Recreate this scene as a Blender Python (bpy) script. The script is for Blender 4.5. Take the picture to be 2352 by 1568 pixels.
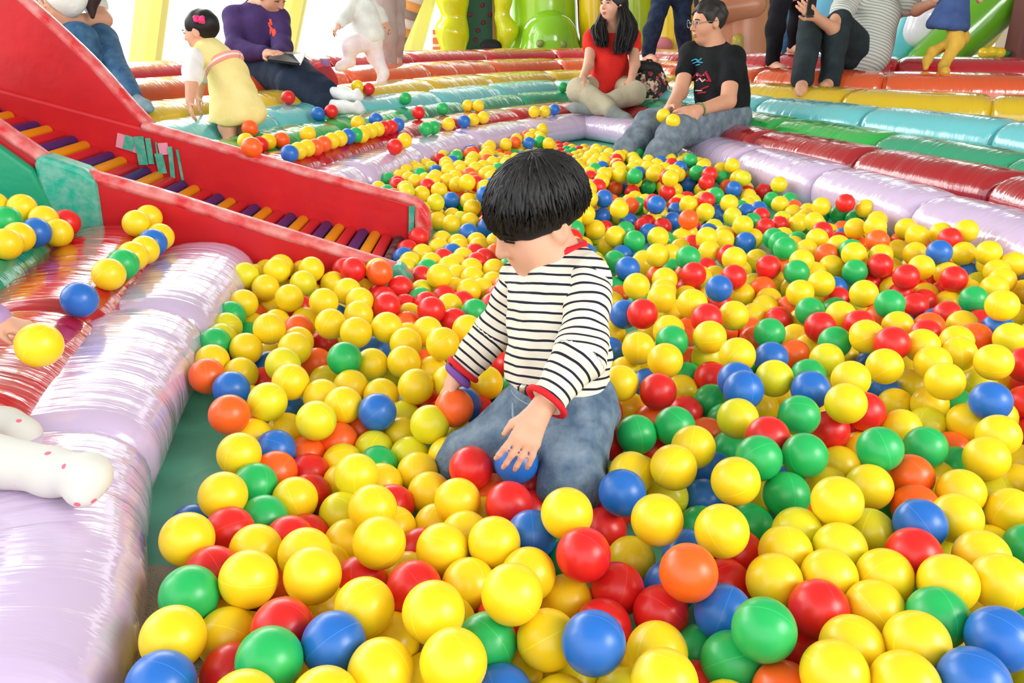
import bpy, bmesh, math, random
import numpy as np
from mathutils import Vector, Matrix
random.seed(3)
S = bpy.context.scene
for o in list(bpy.data.objects):
    bpy.data.objects.remove(o)
COL = S.collection

# ------------------------------------------------------------------ camera
F_PX, PITCH, CAM_H = 1900.0, math.atan2(764, 1900.0), 0.88
cam_d = bpy.data.cameras.new('camera'); cam = bpy.data.objects.new('camera', cam_d); COL.objects.link(cam)
cam.location = (0, 0, CAM_H); cam.rotation_euler = (math.pi / 2 - PITCH, 0, 0)
cam_d.sensor_fit = 'HORIZONTAL'; cam_d.sensor_width = 36.0; cam_d.lens = 36.0 * F_PX / 2352.0
cam_d.clip_start = 0.05; cam_d.clip_end = 200
S.camera = cam

# ------------------------------------------------------------------ world, lights, exposure
W = bpy.data.worlds.new('world'); S.world = W; W.use_nodes = True
bg = W.node_tree.nodes['Background']; bg.inputs[0].default_value = (0.93, 0.97, 1.0, 1); bg.inputs[1].default_value = 2.3

def area(name, loc, target, sx, sy, power, col=(1, 1, 1)):
    l = bpy.data.lights.new(name, 'AREA'); l.shape = 'RECTANGLE'; l.size = sx; l.size_y = sy; l.energy = power; l.color = col
    o = bpy.data.objects.new(name, l); COL.objects.link(o); o.location = loc
    d = Vector(target) - Vector(loc); o.rotation_euler = d.to_track_quat('-Z', 'Y').to_euler()
    return o
area('window_daylight_left', (-6.0, 5.5, 3.2), (0, 3.0, 0.2), 6.0, 3.0, 300, (1.0, 0.99, 0.97))
area('window_daylight_back', (-3.4, 10.8, 2.9), (0.2, 5.0, 0.3), 6.5, 2.6, 520, (1.0, 1.0, 1.0))
area('window_daylight_right', (4.6, -1.2, 3.0), (0, 2.0, 0.1), 2.6, 2.2, 230, (1.0, 0.98, 0.94))  # assumed source, unseen behind the camera, for highlights on the balls' right sides
vs = S.view_settings
vs.view_transform = 'Standard'; vs.look = 'None'; vs.gamma = 1.0; vs.use_curve_mapping = False
vs.exposure = -0.02

# ------------------------------------------------------------------ helpers
def lin(c):
    return tuple(((x / 255.0) / 12.92 if x / 255.0 <= 0.04045 else ((x / 255.0 + 0.055) / 1.055) ** 2.4) for x in c)

def at(u, v, t):
    """world point seen at photo pixel (u, v) at distance t along the camera axis"""
    a = (u - 1176) / F_PX * t; b = -(v - 784) / F_PX * t
    c, s = math.cos(PITCH), math.sin(PITCH)
    return Vector((a, b * s + t * c, CAM_H + b * c - t * s))

MATS = {}
def mat(name, rgb, rough=0.5, spec=0.5, bump=0.0, bscale=40.0, var=0.0, vscale=8.0, coat=0.0, rgb2=None, metal=0.0, sss=0.0, bdist=0.01):
    if name in MATS: return MATS[name]
    m = bpy.data.materials.new(name); m.use_nodes = True; nt = m.node_tree; N = nt.nodes; L = nt.links
    p = N['Principled BSDF']; c = lin(rgb)
    p.inputs['Base Color'].default_value = (*c, 1); p.inputs['Roughness'].default_value = rough
    p.inputs['Specular IOR Level'].default_value = spec; p.inputs['Metallic'].default_value = metal
    if coat: p.inputs['Coat Weight'].default_value = coat; p.inputs['Coat Roughness'].default_value = 0.08
    if sss:
        p.inputs['Subsurface Weight'].default_value = sss; p.inputs['Subsurface Radius'].default_value = (0.012, 0.005, 0.003)
    if var or bump:
        tc = N.new('ShaderNodeTexCoord')
    if var:
        n = N.new('ShaderNodeTexNoise'); n.inputs['Scale'].default_value = vscale; n.inputs['Detail'].default_value = 4
        L.new(tc.outputs['Object'], n.inputs['Vector'])
        mx = N.new('ShaderNodeMix'); mx.data_type = 'RGBA'
        c2 = lin(rgb2) if rgb2 else tuple(x * (1 - var) for x in c)
        mx.inputs[6].default_value = (*c, 1); mx.inputs[7].default_value = (*c2, 1)
        r = N.new('ShaderNodeMapRange'); r.inputs[1].default_value = 0.35; r.inputs[2].default_value = 0.7
        L.new(n.outputs['Fac'], r.inputs[0]); L.new(r.outputs[0], mx.inputs[0]); L.new(mx.outputs[2], p.inputs['Base Color'])
    if bump:
        n2 = N.new('ShaderNodeTexNoise'); n2.inputs['Scale'].default_value = bscale; n2.inputs['Detail'].default_value = 3
        L.new(tc.outputs['Object'], n2.inputs['Vector'])
        b = N.new('ShaderNodeBump'); b.inputs['Strength'].default_value = bump; b.inputs['Distance'].default_value = bdist
        L.new(n2.outputs['Fac'], b.inputs['Height']); L.new(b.outputs[0], p.inputs['Normal'])
    MATS[name] = m
    return m

def link(o, parent=None):
    COL.objects.link(o)
    if parent is not None: o.parent = parent
    return o
def tag(o, label=None, cat=None, group=None, kind=None):
    if label: o['label'] = label
    if cat: o['category'] = cat
    if group: o['group'] = group
    if kind: o['kind'] = kind
    return o
def thing(name, label, cat, loc=(0, 0, 0), group=None, rot=(0, 0, 0)):
    o = bpy.data.objects.new(name, None); o.location = loc; o.rotation_euler = rot; o.empty_display_size = 0.1
    link(o); return tag(o, label, cat, group)
def mesh_from(name, V, Fc, m, parent=None, smooth=True, rel=True):
    """mesh object; vertices given in world coordinates are made relative to the parent's location"""
    V = np.asarray(V, dtype=np.float64)
    if parent is not None and rel:
        pp = parent
        while pp is not None: V = V - np.array(pp.matrix_basis.translation); pp = pp.parent
    me = bpy.data.meshes.new(name); me.from_pydata(V.tolist(), [], [tuple(f) for f in Fc]); me.update()
    if smooth: me.polygons.foreach_set('use_smooth', [True] * len(me.polygons))
    for x in (m if isinstance(m, (list, tuple)) else [m]): me.materials.append(x)
    return link(bpy.data.objects.new(name, me), parent)

def catmull(P, ds):
    P = [np.array(p, float) for p in P]; P = [2 * P[0] - P[1]] + P + [2 * P[-1] - P[-2]]
    out = []
    for i in range(1, len(P) - 2):
        p0, p1, p2, p3 = P[i - 1:i + 3]; n = max(1, int(np.linalg.norm(p2 - p1) / ds))
        for k in range(n):
            t = k / n
            out.append(0.5 * (2 * p1 + (p2 - p0) * t + (2 * p0 - 5 * p1 + 4 * p2 - p3) * t * t + (3 * p1 - p0 - 3 * p2 + p3) * t ** 3))
    out.append(P[-2]); return np.array(out)

def tube_vf(pts, rad, n=10, cap=True, flat=1.0):
    """round tube along points; rad scalar or list"""
    pts = [Vector(p) for p in pts]; V = []; Fc = []
    m = len(pts); rad = [rad] * m if np.isscalar(rad) else list(rad)
    up = Vector((0, 0, 1))
    for i, p in enumerate(pts):
        d = (pts[min(i + 1, m - 1)] - pts[max(i - 1, 0)]).normalized()
        a = d.cross(up)
        if a.length < 1e-3: a = d.cross(Vector((0, 1, 0)))
        a.normalize(); b = a.cross(d).normalized()
        for k in range(n):
            t = 2 * math.pi * k / n
            V.append(p + a * math.cos(t) * rad[i] + b * math.sin(t) * rad[i] * flat)
    for i in range(m - 1):
        for k in range(n):
            k2 = (k + 1) % n
            Fc.append((i * n + k, i * n + k2, (i + 1) * n + k2, (i + 1) * n + k))
    if cap:
        Fc.append(tuple(range(n - 1, -1, -1))); Fc.append(tuple((m - 1) * n + k for k in range(n)))
    return [tuple(v) for v in V], Fc
def tube(name, pts, rad, m, parent=None, n=10, flat=1.0):
    V, Fc = tube_vf(pts, rad, n, True, flat); return mesh_from(name, V, Fc, m, parent)
def merge(parts):
    V = []; Fc = []
    for v, f in parts:
        k = len(V); V += list(v); Fc += [tuple(i + k for i in q) for q in f]
    return V, Fc
def box_vf(c, s, rz=0.0, rot=None):
    M = rot if rot is not None else Matrix.Rotation(rz, 3, 'Z'); V = []
    for x in (-1, 1):
        for y in (-1, 1):
            for z in (-1, 1): V.append(tuple(Vector(c) + M @ Vector((x * s[0] / 2, y * s[1] / 2, z * s[2] / 2))))
    return V, [(0, 1, 3, 2), (4, 6, 7, 5), (0, 4, 5, 1), (2, 3, 7, 6), (0, 2, 6, 4), (1, 5, 7, 3)]
def bevel(o, w, seg=2):
    b = o.modifiers.new('bevel', 'BEVEL'); b.width = w; b.segments = seg; b.limit_method = 'ANGLE'; return o
def box(name, c, s, m, parent=None, rz=0.0, bw=0.0, rot=None):
    V, Fc = box_vf(c, s, rz, rot); o = mesh_from(name, V, Fc, m, parent, smooth=False)
    if bw: bevel(o, bw)
    return o
def prism(name, poly, y0, y1, m, parent=None, bw=0.0, smooth=False):
    """polygon in (x, z) extruded from y0 to y1"""
    n = len(poly); V = [(x, y0, z) for x, z in poly] + [(x, y1, z) for x, z in poly]
    Fc = [tuple(range(n)), tuple(range(2 * n - 1, n - 1, -1))] + [(i, i + n, (i + 1) % n + n, (i + 1) % n) for i in range(n)]
    o = mesh_from(name, V, Fc, m, parent, smooth=smooth)
    bm = bmesh.new(); bm.from_mesh(o.data); bmesh.ops.recalc_face_normals(bm, faces=bm.faces); bm.to_mesh(o.data); bm.free()
    if bw: bevel(o, bw)
    return o
def lathe_vf(prof, c=(0, 0, 0), n=24, sx=1.0, sy=1.0):
    V = []; Fc = []
    for r, z in prof:
        for k in range(n):
            t = 2 * math.pi * k / n; V.append((c[0] + r * sx * math.cos(t), c[1] + r * sy * math.sin(t), c[2] + z))
    for i in range(len(prof) - 1):
        for k in range(n):
            k2 = (k + 1) % n; Fc.append((i * n + k, i * n + k2, (i + 1) * n + k2, (i + 1) * n + k))
    Fc.append(tuple(range(n - 1, -1, -1))); Fc.append(tuple((len(prof) - 1) * n + k for k in range(n)))
    return V, Fc

# ------------------------------------------------------------------ setting: floor, mat, windows
def plane_poly(name, poly, z, m):
    return mesh_from(name, [(x, y, z) for x, y in poly], [tuple(range(len(poly)))], m, smooth=False)
fl = plane_poly('floor', [(-9, -4), (9, -4), (9, 14), (-9, 14)], -0.012, mat('floor_rubber', (176, 168, 158), 0.6, 0.3, bump=0.2, bscale=30, var=0.15))
tag(fl, kind='structure')
m_mat = mat('green_vinyl_mat', (122, 216, 188), 0.28, 0.5, bump=0.35, bscale=6, var=0.14, vscale=3.0, bdist=0.02)
pm = plane_poly('floor_mat', [(-1.5, -1.5), (2.4, -1.5), (2.4, 4.0), (1.6, 6.2), (0.5, 7.0), (-0.6, 5.9), (-1.5, 4.2)], 0.0, m_mat)
tag(pm, 'green vinyl mat on the floor of the ball pit', 'mat')
m_carpet = mat('beige_carpet', (212, 206, 192), 0.95, 0.1, bump=0.9, bscale=260, var=0.22, vscale=25, bdist=0.006)
cp = box('carpet_piece', (-0.40, 0.55, 0.004), (0.60, 1.20, 0.008), m_carpet, rz=-0.03)
tag(cp, 'beige carpet piece lying on the green mat in the corner', 'carpet')

m_rib = mat('pale_yellow_paint', (222, 226, 120), 0.5, 0.4)
m_frame = mat('window_frame_white', (228, 232, 232), 0.4, 0.4)
g = bpy.data.materials.new('window_glass'); g.use_nodes = True
nt = g.node_tree; nt.nodes.clear()
o_ = nt.nodes.new('ShaderNodeOutputMaterial'); mxs = nt.nodes.new('ShaderNodeMixShader'); tr = nt.nodes.new('ShaderNodeBsdfTransparent'); gl = nt.nodes.new('ShaderNodeBsdfGlossy')
gl.inputs['Roughness'].default_value = 0.02; fr = nt.nodes.new('ShaderNodeFresnel'); fr.inputs[0].default_value = 1.1
nt.links.new(fr.outputs[0], mxs.inputs[0]); nt.links.new(tr.outputs[0], mxs.inputs[1]); nt.links.new(gl.outputs[0], mxs.inputs[2]); nt.links.new(mxs.outputs[0], o_.inputs[0])
MATS['window_glass'] = g
# slanted window wall, left and back; base line points with ribs between the panes
base = [(-4.6, 4.0), (-4.05, 5.9), (-3.25, 7.5), (-2.35, 8.6), (-1.2, 9.6), (0.1, 10.6)]
LEAN = 0.34
def lean(x, y, z):   # the wall leans inwards with height and to the right
    return (x + LEAN * z, y - 0.12 * z, z)
for i, (x, y) in enumerate(base):
    nx = 0.16
    V = []
    for z in (0.0, 3.4):
        for dx, dy in ((-nx, -.05), (nx * .4, -.05), (nx * .4, .1), (-nx, .1)):
            V.append(lean(x + dx, y + dy, z))
    r = mesh_from('trim_%d' % (i + 1), V, [(0, 1, 5, 4), (1, 2, 6, 5), (2, 3, 7, 6), (3, 0, 4, 7), (4, 5, 6, 7), (3, 2, 1, 0)], m_rib, smooth=False)
    tag(r, kind='structure')
for i in range(len(base) - 1):
    (x0, y0), (x1, y1) = base[i], base[i + 1]
    V = [lean(x0, y0, .1), lean(x1, y1, .1), lean(x1, y1, 3.4), lean(x0, y0, 3.4)]
    w = thing('window_%d' % (i + 1), None, None); w['kind'] = 'structure'
    mesh_from('pane', V, [(0, 1, 2, 3)], g, w, smooth=False)
    for z0, z1 in ((0.0, 0.14), (1.55, 1.6), (3.3, 3.4)):
        a, b, c2, d2 = lean(x0, y0, z0), lean(x1, y1, z0), lean(x1, y1, z1), lean(x0, y0, z1)
        bk = lambda p: (p[0], p[1] + .06, p[2])
        mesh_from('frame', [a, b, c2, d2, bk(a), bk(b), bk(c2), bk(d2)], [(0, 1, 2, 3), (5, 4, 7, 6), (3, 2, 6, 7), (0, 4, 5, 1)], m_frame, w, smooth=False)

cl = box('ceiling', (2.2, 5.2, 4.3), (11.0, 15.6, .1), mat('ceiling_panel', (158, 156, 150), .8, .2)); tag(cl, kind='structure')  # out of view; added and kept dark to cut the light on the right
wr = box('wall_right', (7.2, 7.0, 2.15), (.1, 12.0, 4.3), mat('wall_paint', (166, 150, 128), .8, .2)); tag(wr, kind='structure')  # unseen wall, added to dim the right-hand tubes

# ------------------------------------------------------------------ inflatable tube terraces round the pit
def vinyl(name, rgb, rgb2=None):
    m = bpy.data.materials.new(name); m.use_nodes = True; nt = m.node_tree; N = nt.nodes; L = nt.links; p = N['Principled BSDF']
    p.inputs['Roughness'].default_value = 0.2; p.inputs['Specular IOR Level'].default_value = 0.55
    p.inputs['Coat Weight'].default_value = 0.9; p.inputs['Coat Roughness'].default_value = 0.06; p.inputs['Coat IOR'].default_value = 1.6
    uv = N.new('ShaderNodeUVMap'); mp = N.new('ShaderNodeMapping'); mp.inputs['Scale'].default_value = (30, 2.4, 1)
    L.new(uv.outputs[0], mp.inputs[0])
    n = N.new('ShaderNodeTexNoise'); n.inputs['Scale'].default_value = 1.0; n.inputs['Detail'].default_value = 3; n.inputs['Distortion'].default_value = 0.6
    L.new(mp.outputs[0], n.inputs['Vector'])
    mp2 = N.new('ShaderNodeMapping'); mp2.inputs['Scale'].default_value = (6, 2.0, 1); L.new(uv.outputs[0], mp2.inputs[0])
    n2 = N.new('ShaderNodeTexNoise'); n2.inputs['Scale'].default_value = 1.0; n2.inputs['Detail'].default_value = 2; L.new(mp2.outputs[0], n2.inputs['Vector'])
    ad = N.new('ShaderNodeMath'); ad.operation = 'MULTIPLY_ADD'; ad.inputs[1].default_value = 1.6
    L.new(n2.outputs['Fac'], ad.inputs[0]); L.new(n.outputs['Fac'], ad.inputs[2])
    b = N.new('ShaderNodeBump'); b.inputs['Strength'].default_value = 0.42; b.inputs['Distance'].default_value = 0.010
    L.new(ad.outputs[0], b.inputs['Height']); L.new(b.outputs[0], p.inputs['Normal']); L.new(b.outputs[0], p.inputs['Coat Normal'])
    c = lin(rgb); c2 = lin(rgb2) if rgb2 else tuple(x * 0.9 for x in c)
    mx = N.new('ShaderNodeMix'); mx.data_type = 'RGBA'; mx.inputs[6].default_value = (*c, 1); mx.inputs[7].default_value = (*c2, 1)
    L.new(n2.outputs['Fac'], mx.inputs[0]); L.new(mx.outputs[2], p.inputs['Base Color'])
    MATS[name] = m; return m
VL = vinyl('lilac_vinyl', (214, 192, 226)); VR = vinyl('red_vinyl', (196, 22, 34)); VR_SHADED = vinyl('dark_red_vinyl', (168, 22, 34))
VG = vinyl('teal_green_vinyl', (44, 160, 118)); VGB = vinyl('bright_green_vinyl', (40, 178, 74)); VC = vinyl('turquoise_vinyl', (112, 200, 206))
VY = vinyl('yellow_vinyl', (222, 184, 30)); VO = vinyl('orange_vinyl', (226, 92, 44)); VR2 = vinyl('crimson_vinyl', (198, 34, 50))

def tube_segment(P, half_w, b, round_under, m, parent, u0, minor):
    """one welded bag of a tube: P are crest points; cross-section half width half_w, cap height b, skirt to the floor"""
    n = len(P); d = np.gradient(P, axis=0); d[:, 2] = 0; d /= np.linalg.norm(d, axis=1)[:, None]
    nrm = np.stack([-d[:, 1], d[:, 0], np.zeros(n)], 1)
    s = np.concatenate([[0], np.cumsum(np.linalg.norm(np.diff(P, axis=0), axis=1))]); Ltot = s[-1]
    K = 22; V = []; UV = []
    for i in range(n):
        e = min(s[i], Ltot - s[i])
        f = 1 - 0.16 * math.exp(-(e / 0.020) ** 2) - 0.05 * math.exp(-(e / 0.09) ** 2)
        for q in minor: f -= 0.018 * math.exp(-((s[i] - q) / 0.014) ** 2)
        zc = P[i, 2] - b
        for k in range(K + 1):
            a = math.pi * (k / K) * 1.5 - math.pi * 0.25
            if 0 <= a <= math.pi:
                x = math.copysign(abs(math.cos(a)) ** 0.85, math.cos(a)) * half_w * f; z = zc + (math.sin(a) ** 0.85) * b * f + b * (1 - f) * 0.2 * 0
            else:
                low = (-a if a < 0 else a - math.pi) / (math.pi * 0.25)      # 0..1 downwards
                if round_under: x = half_w * f * math.cos(low * 1.1); z = max(zc * (1 - math.sin(low * math.pi / 2)), 0.0)
                else: x = half_w * f * (1 + 0.0 * low); z = zc * (1 - low)
                if a > math.pi: x = -x
            V.append(P[i] * np.array([1, 1, 0]) + nrm[i] * x + np.array([0, 0, z])); UV.append((u0 + s[i], k / K))
    Fc = []
    for i in range(n - 1):
        for k in range(K): Fc.append((i * (K + 1) + k, (i + 1) * (K + 1) + k, (i + 1) * (K + 1) + k + 1, i * (K + 1) + k + 1))
    Fc.append(tuple(range(K + 1))); Fc.append(tuple((n - 1) * (K + 1) + k for k in range(K, -1, -1)))
    o = mesh_from('segment', V, Fc, m, parent)
    uvl = o.data.uv_layers.new(name='UVMap'); li = np.zeros(len(o.data.loops), np.int32); o.data.loops.foreach_get('vertex_index', li)
    uvl.data.foreach_set('uv', np.array(UV)[li].ravel())
    bm = bmesh.new(); bm.from_mesh(o.data); bmesh.ops.recalc_face_normals(bm, faces=bm.faces); bm.to_mesh(o.data); bm.free()
    return o

def tube_row(label, runs, half_w, b, seg, mats, round_under=False, off=0.0):
    t = thing('inflatable_tube', label, 'inflatable', tuple(runs[0][0][:2]) + (0,), 'inflatable tubes ringing the ball pit')
    rnd = random.Random(len(label))
    for ri, run in enumerate(runs):
        pieces = run if isinstance(run[0][0], (tuple, list)) else [run]
        for piece in pieces:
            Q = catmull(piece, 0.02); s = np.concatenate([[0], np.cumsum(np.linalg.norm(np.diff(Q, axis=0), axis=1))])
            nseg = max(1, round(s[-1] / seg)); edges = np.linspace(0, s[-1], nseg + 1)
            for k in range(nseg):
                lo, hi = edges[k], edges[k + 1]; Pn = int((hi - lo) / 0.018) + 2
                ss = np.linspace(lo, hi, Pn); P = np.stack([np.interp(ss, s, Q[:, c]) for c in range(3)], 1)
                mid = P[Pn // 2]; mm = mats(mid) if callable(mats) else mats
                tube_segment(P, half_w, b, round_under, mm, t, lo + rnd.random() * 20, [(hi - lo) * q + rnd.uniform(-.03, .03) for q in (0.33, 0.67)])
    return t
lil_near = [(-.50, .05, .21), (-.58, .45, .215), (-.672, .88, .215), (-.775, 1.16, .215), (-.878, 1.61, .215), (-.93, 2.05, .215), (-.975, 2.55, .21)]
lil_a = [(-1.00, 3.30, .213), (-.87, 3.74, .212), (-.77, 4.06, .209), (-.65, 4.46, .205), (-.46, 4.96, .197), (-.13, 5.51, .186), (.23, 5.97, .177), (.53, 6.27, .175)]
lil_b = [(.53, 6.27, .175), (.74, 6.03, .176), (.91, 5.71, .18), (1.18, 4.86, .194), (1.39, 4.24, .206), (1.58, 3.61, .213), (1.71, 3.11, .215), (1.80, 2.82, .215), (1.86, 2.2, .215), (1.84, 1.4, .215), (1.72, .6, .215)]
tube_row('pale lilac inflatable tube, innermost rim of the ball pit', [lil_near, lil_a, lil_b], .165, .115, .68, VL, True)
redm = lambda p: VR if p[0] < .3 else VR_SHADED  # same red vinyl all round; the right side's shade is put into a darker red
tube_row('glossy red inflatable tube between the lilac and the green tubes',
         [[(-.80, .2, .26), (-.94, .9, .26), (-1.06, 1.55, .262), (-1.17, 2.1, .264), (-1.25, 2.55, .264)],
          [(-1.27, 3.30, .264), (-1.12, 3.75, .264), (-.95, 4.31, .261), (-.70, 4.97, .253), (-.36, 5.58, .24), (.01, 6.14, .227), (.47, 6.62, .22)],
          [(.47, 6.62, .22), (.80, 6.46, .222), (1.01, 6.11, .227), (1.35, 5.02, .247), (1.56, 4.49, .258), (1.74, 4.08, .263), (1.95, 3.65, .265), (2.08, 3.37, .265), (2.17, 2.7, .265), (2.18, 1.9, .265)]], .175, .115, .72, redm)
def greenm(p):
    if p[0] < -.7 and p[1] > 3: return VGB
    if 1.3 < p[0] < 1.85: return VGB
    return VG
tube_row('teal green inflatable tube with a few brighter green sections',
         [[(-1.12, .5, .31), (-1.28, 1.3, .315), (-1.41, 1.9, .32), (-1.54, 2.54, .32)],
          [(-1.62, 3.45, .30), (-1.29, 4.34, .299), (-1.06, 4.85, .297), (-.78, 5.54, .291), (-.40, 6.21, .28), (.01, 6.76, .271), (.47, 6.97, .265), (.93, 6.68, .268), (1.45, 5.41, .286), (1.75, 4.72, .296), (1.99, 4.19, .299), (2.23, 3.65, .30), (2.42, 2.9, .30)]], .185, .12, .74, greenm)
tube_row('turquoise inflatable tube between the green and the yellow tubes',
         [[(-1.42, .8, .37), (-1.62, 1.6, .375), (-1.85, 2.4, .375)], [(-2.05, 3.4, .365), (-1.69, 4.25, .365), (-1.33, 4.97, .364), (-.81, 5.78, .356), (-.40, 6.42, .345), (.01, 7.0, .336), (.48, 7.24, .33), (.95, 6.95, .333), (1.55, 5.84, .351), (1.91, 5.19, .361), (2.23, 4.74, .364), (2.56, 4.25, .365), (2.85, 3.6, .365)]], .20, .125, .74, VC)
tube_row('mustard yellow inflatable tube in the middle of the terraces',
         [[(-2.35, 3.7, .425), (-1.83, 4.65, .425), (-1.40, 5.26, .424), (-.84, 6.08, .415), (-.43, 6.74, .403), (.01, 7.29, .391), (.51, 7.60, .385), (1.01, 7.34, .388), (1.61, 6.12, .409), (2.01, 5.55, .42), (2.41, 5.17, .424), (2.91, 4.89, .425), (3.4, 4.5, .425)]], .215, .12, .78, VY)
tube_row('orange inflatable tube just below the outermost crimson tube',
         [[(-2.75, 4.2, .50), (-2.14, 5.16, .50), (-1.54, 5.90, .499), (-.92, 6.68, .49), (-.46, 7.32, .478), (.02, 7.80, .466), (.54, 8.06, .46), (1.08, 7.86, .463), (1.72, 6.60, .484), (2.17, 6.00, .495), (2.65, 5.70, .499), (3.28, 5.53, .50), (4.1, 5.4, .50)]], .235, .12, .80, VO)
tube_row('crimson inflatable tube, outermost and highest of the terraces',
         [[(-3.05, 4.6, .565), (-2.40, 5.58, .565), (-1.72, 6.40, .564), (-1.06, 7.20, .556), (-.52, 7.78, .545), (.02, 8.26, .536), (.56, 8.50, .53), (1.14, 8.28, .533), (1.92, 7.16, .551), (2.42, 6.60, .561), (2.93, 6.28, .564), (3.60, 6.10, .565), (4.5, 6.0, .565)]], .24, .12, .84, VR2)

# ------------------------------------------------------------------ roller slide
SL = thing('roller_slide', 'red padded slide with coloured rollers running into the ball pit', 'slide', (-1.2, 2.9, 0))
m_pad = mat('slide_red_vinyl', (208, 30, 38), 0.42, 0.45, bump=0.25, bscale=9, var=0.18, vscale=5, bdist=0.02)
m_edge = mat('slide_worn_red_edge', (214, 48, 54), 0.35, 0.5, bump=0.5, bscale=26, var=0.9, vscale=16, rgb2=(226, 150, 146), bdist=0.012)
m_tape = mat('green_tape', (30, 166, 138), 0.35, 0.5, bump=0.5, bscale=40, var=0.8, vscale=34, rgb2=(120, 178, 160), bdist=0.006)
m_pink = mat('pink_tape', (226, 150, 170), 0.5, 0.4)
near_top = [(-.335, .03), (-.36, .08), (-.53, .14), (-.86, .247), (-1.10, .328), (-1.36, .405), (-1.46, .44)]
near_up = [(-1.44, .43), (-1.48, .465), (-1.58, .545), (-1.80, .74), (-2.15, 1.05)]
far_top = [(-.335, .06), (-.365, .165), (-.55, .22), (-.80, .29), (-1.12, .385), (-1.40, .465)]
far_up = [(-1.385, .465), (-1.44, .53), (-1.56, .69), (-1.69, .83), (-1.77, .91), (-2.15, 1.30)]
prism('side_wall', [(-.335, .0)] + near_top + [(-1.46, .0)], 2.575, 2.63, m_pad, SL, bw=.012)
prism('side_wall', [(-1.44, .12)] + near_up + [(-2.15, .3)], 2.585, 2.635, m_pad, SL, bw=.01)
prism('side_wall', [(-.335, .0)] + far_top + [(-2.15, .67), (-2.15, .0)], 3.20, 3.255, m_pad, SL, bw=.012)
prism('side_wall', [(-1.36, .40)] + far_up + [(-2.15, .6)], 3.222, 3.28, m_pad, SL, bw=.012)
def rail(path, y, r=.034):
    pts = catmull([(x, y, z) for x, z in path], .03)
    tube('padded_edge', [tuple(p) for p in pts], r, m_edge, SL, 12, .62)
rail(near_top, 2.603); rail(near_up, 2.61); rail(far_top, 3.228); rail(far_up, 3.252)
# bed and rollers
bedz = lambda x: np.interp(-x, [.40, .71, .91, 1.10, 1.26, 1.41, 1.59, 1.72, 1.85, 2.15], [.028, .092, .14, .19, .25, .31, .39, .45, .50, .62])
xs = np.linspace(-.42, -2.15, 30)
prism('bed_plate', [(x, bedz(x) - .045) for x in xs] + [(x, bedz(x) - .07) for x in xs[::-1]], 2.63, 3.20, mat('slide_dark_bed', (60, 24, 28), .6, .3), SL)
m_roll = [mat('roller_yellow', (240, 160, 16), .35, .4), mat('roller_navy', (58, 44, 116), .38, .4), mat('roller_red', (216, 40, 48), .36, .4)]
x = -.45; k = 0; pv = {}
while x > -2.12:
    dz = bedz(x - .02) - bedz(x); dl = math.hypot(.02, dz)
    z = bedz(x) - .012; mm = mat('roller_black', (34, 30, 44), .4, .4, var=.5, vscale=30, rgb2=(110, 100, 96)) if k == 0 else m_roll[(2, 0, 1)[(k - 1) % 3]]
    if mm.name not in pv:
        prof = [(.004, -.283), (.017, -.283), (.0215, -.278), (.0215, .278), (.017, .283), (.004, .283)]
        V, Fc = lathe_vf(prof, n=16); pv[mm.name] = mesh_from('roller', V, Fc, mm, SL, rel=False); o = pv[mm.name]
    else:
        o = link(pv[mm.name].copy(), SL)
    o.location = Vector((x, 2.917, z)) - SL.location; o.rotation_euler = (math.pi / 2, 0, 0)
    x -= .0475 * .02 / dl * 1.0; k += 1
# tape: strips over the far wall, wrapped corners on the near wall
def far_xy(u, v, y):
    d = at(u, v, 1) - Vector((0, 0, CAM_H)); q = Vector((0, 0, CAM_H)) + d * (y / d.y); return q
for ti, (u0, v0, u1, v1, mm) in enumerate([(272, 312, 312, 345, m_pink), (286, 312, 308, 345, m_tape), (312, 313, 338, 378, m_tape), (336, 317, 354, 376, m_tape), (356, 326, 368, 388, m_tape), (366, 328, 386, 355, m_pink), (360, 352, 380, 398, m_tape), (386, 336, 404, 408, m_tape), (406, 344, 420, 414, m_tape)]):
    a, b2 = far_xy(u0, v0, 3.196), far_xy(u1, v1, 3.196); cx = (a.x + b2.x) / 2; w = abs(a.x - b2.x) * 1.4; zc = (a.z + b2.z) / 2; h = abs(a.z - b2.z)
    box('tape_strip', (cx, 3.197 - .0022 * (ti % 4), zc), (w, .005, h), mm, SL, rot=Matrix.Rotation(random.uniform(-.08, .08) + (.35 if u0 < 300 else 0), 3, 'Y'))
def wrap(path, y0, y1, r, m, name='tape_wrap'):
    tube(name, [(x, (y0 + y1) / 2, z) for x, z in path], r, m, SL, 14, .8)
prism('tape_wrap', [(-1.30, .16), (-1.29, .39), (-1.33, .422), (-1.45, .465), (-1.475, .44), (-1.46, .16)], 2.562, 2.645, m_tape, SL, bw=.015)
prism('tape_wrap', [(-.325, .0), (-.325, .06), (-.36, .112), (-.44, .10), (-.47, .0)], 2.568, 2.638, m_tape, SL, bw=.012)
prism('tape_wrap', [(-.325, .02), (-.322, .10), (-.36, .175), (-.385, .172), (-.385, .02)], 3.192, 3.262, m_edge, SL, bw=.012)
prism('tape_wrap', [(-.392, .03), (-.38, .165), (-.402, .165), (-.41, .03)], 3.19, 3.2, m_tape, SL)
m_gp = mat('slide_green_panel', (26, 148, 106), 0.34, 0.45, bump=0.3, bscale=8, bdist=.02)
prism('side_panel', [(-1.40, .02), (-1.44, .30), (-1.475, .42), (-1.60, .525), (-1.80, .70), (-2.15, 1.0), (-2.15, .02)], 2.552, 2.588, m_gp, SL, bw=.012)
prism('side_panel', [(-1.48, .02), (-1.52, .26), (-1.62, .38), (-2.0, .44), (-2.0, .02)], 2.538, 2.553, mat('slide_blue_panel', (120, 196, 226), .4, .4), SL, bw=.008)

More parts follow.
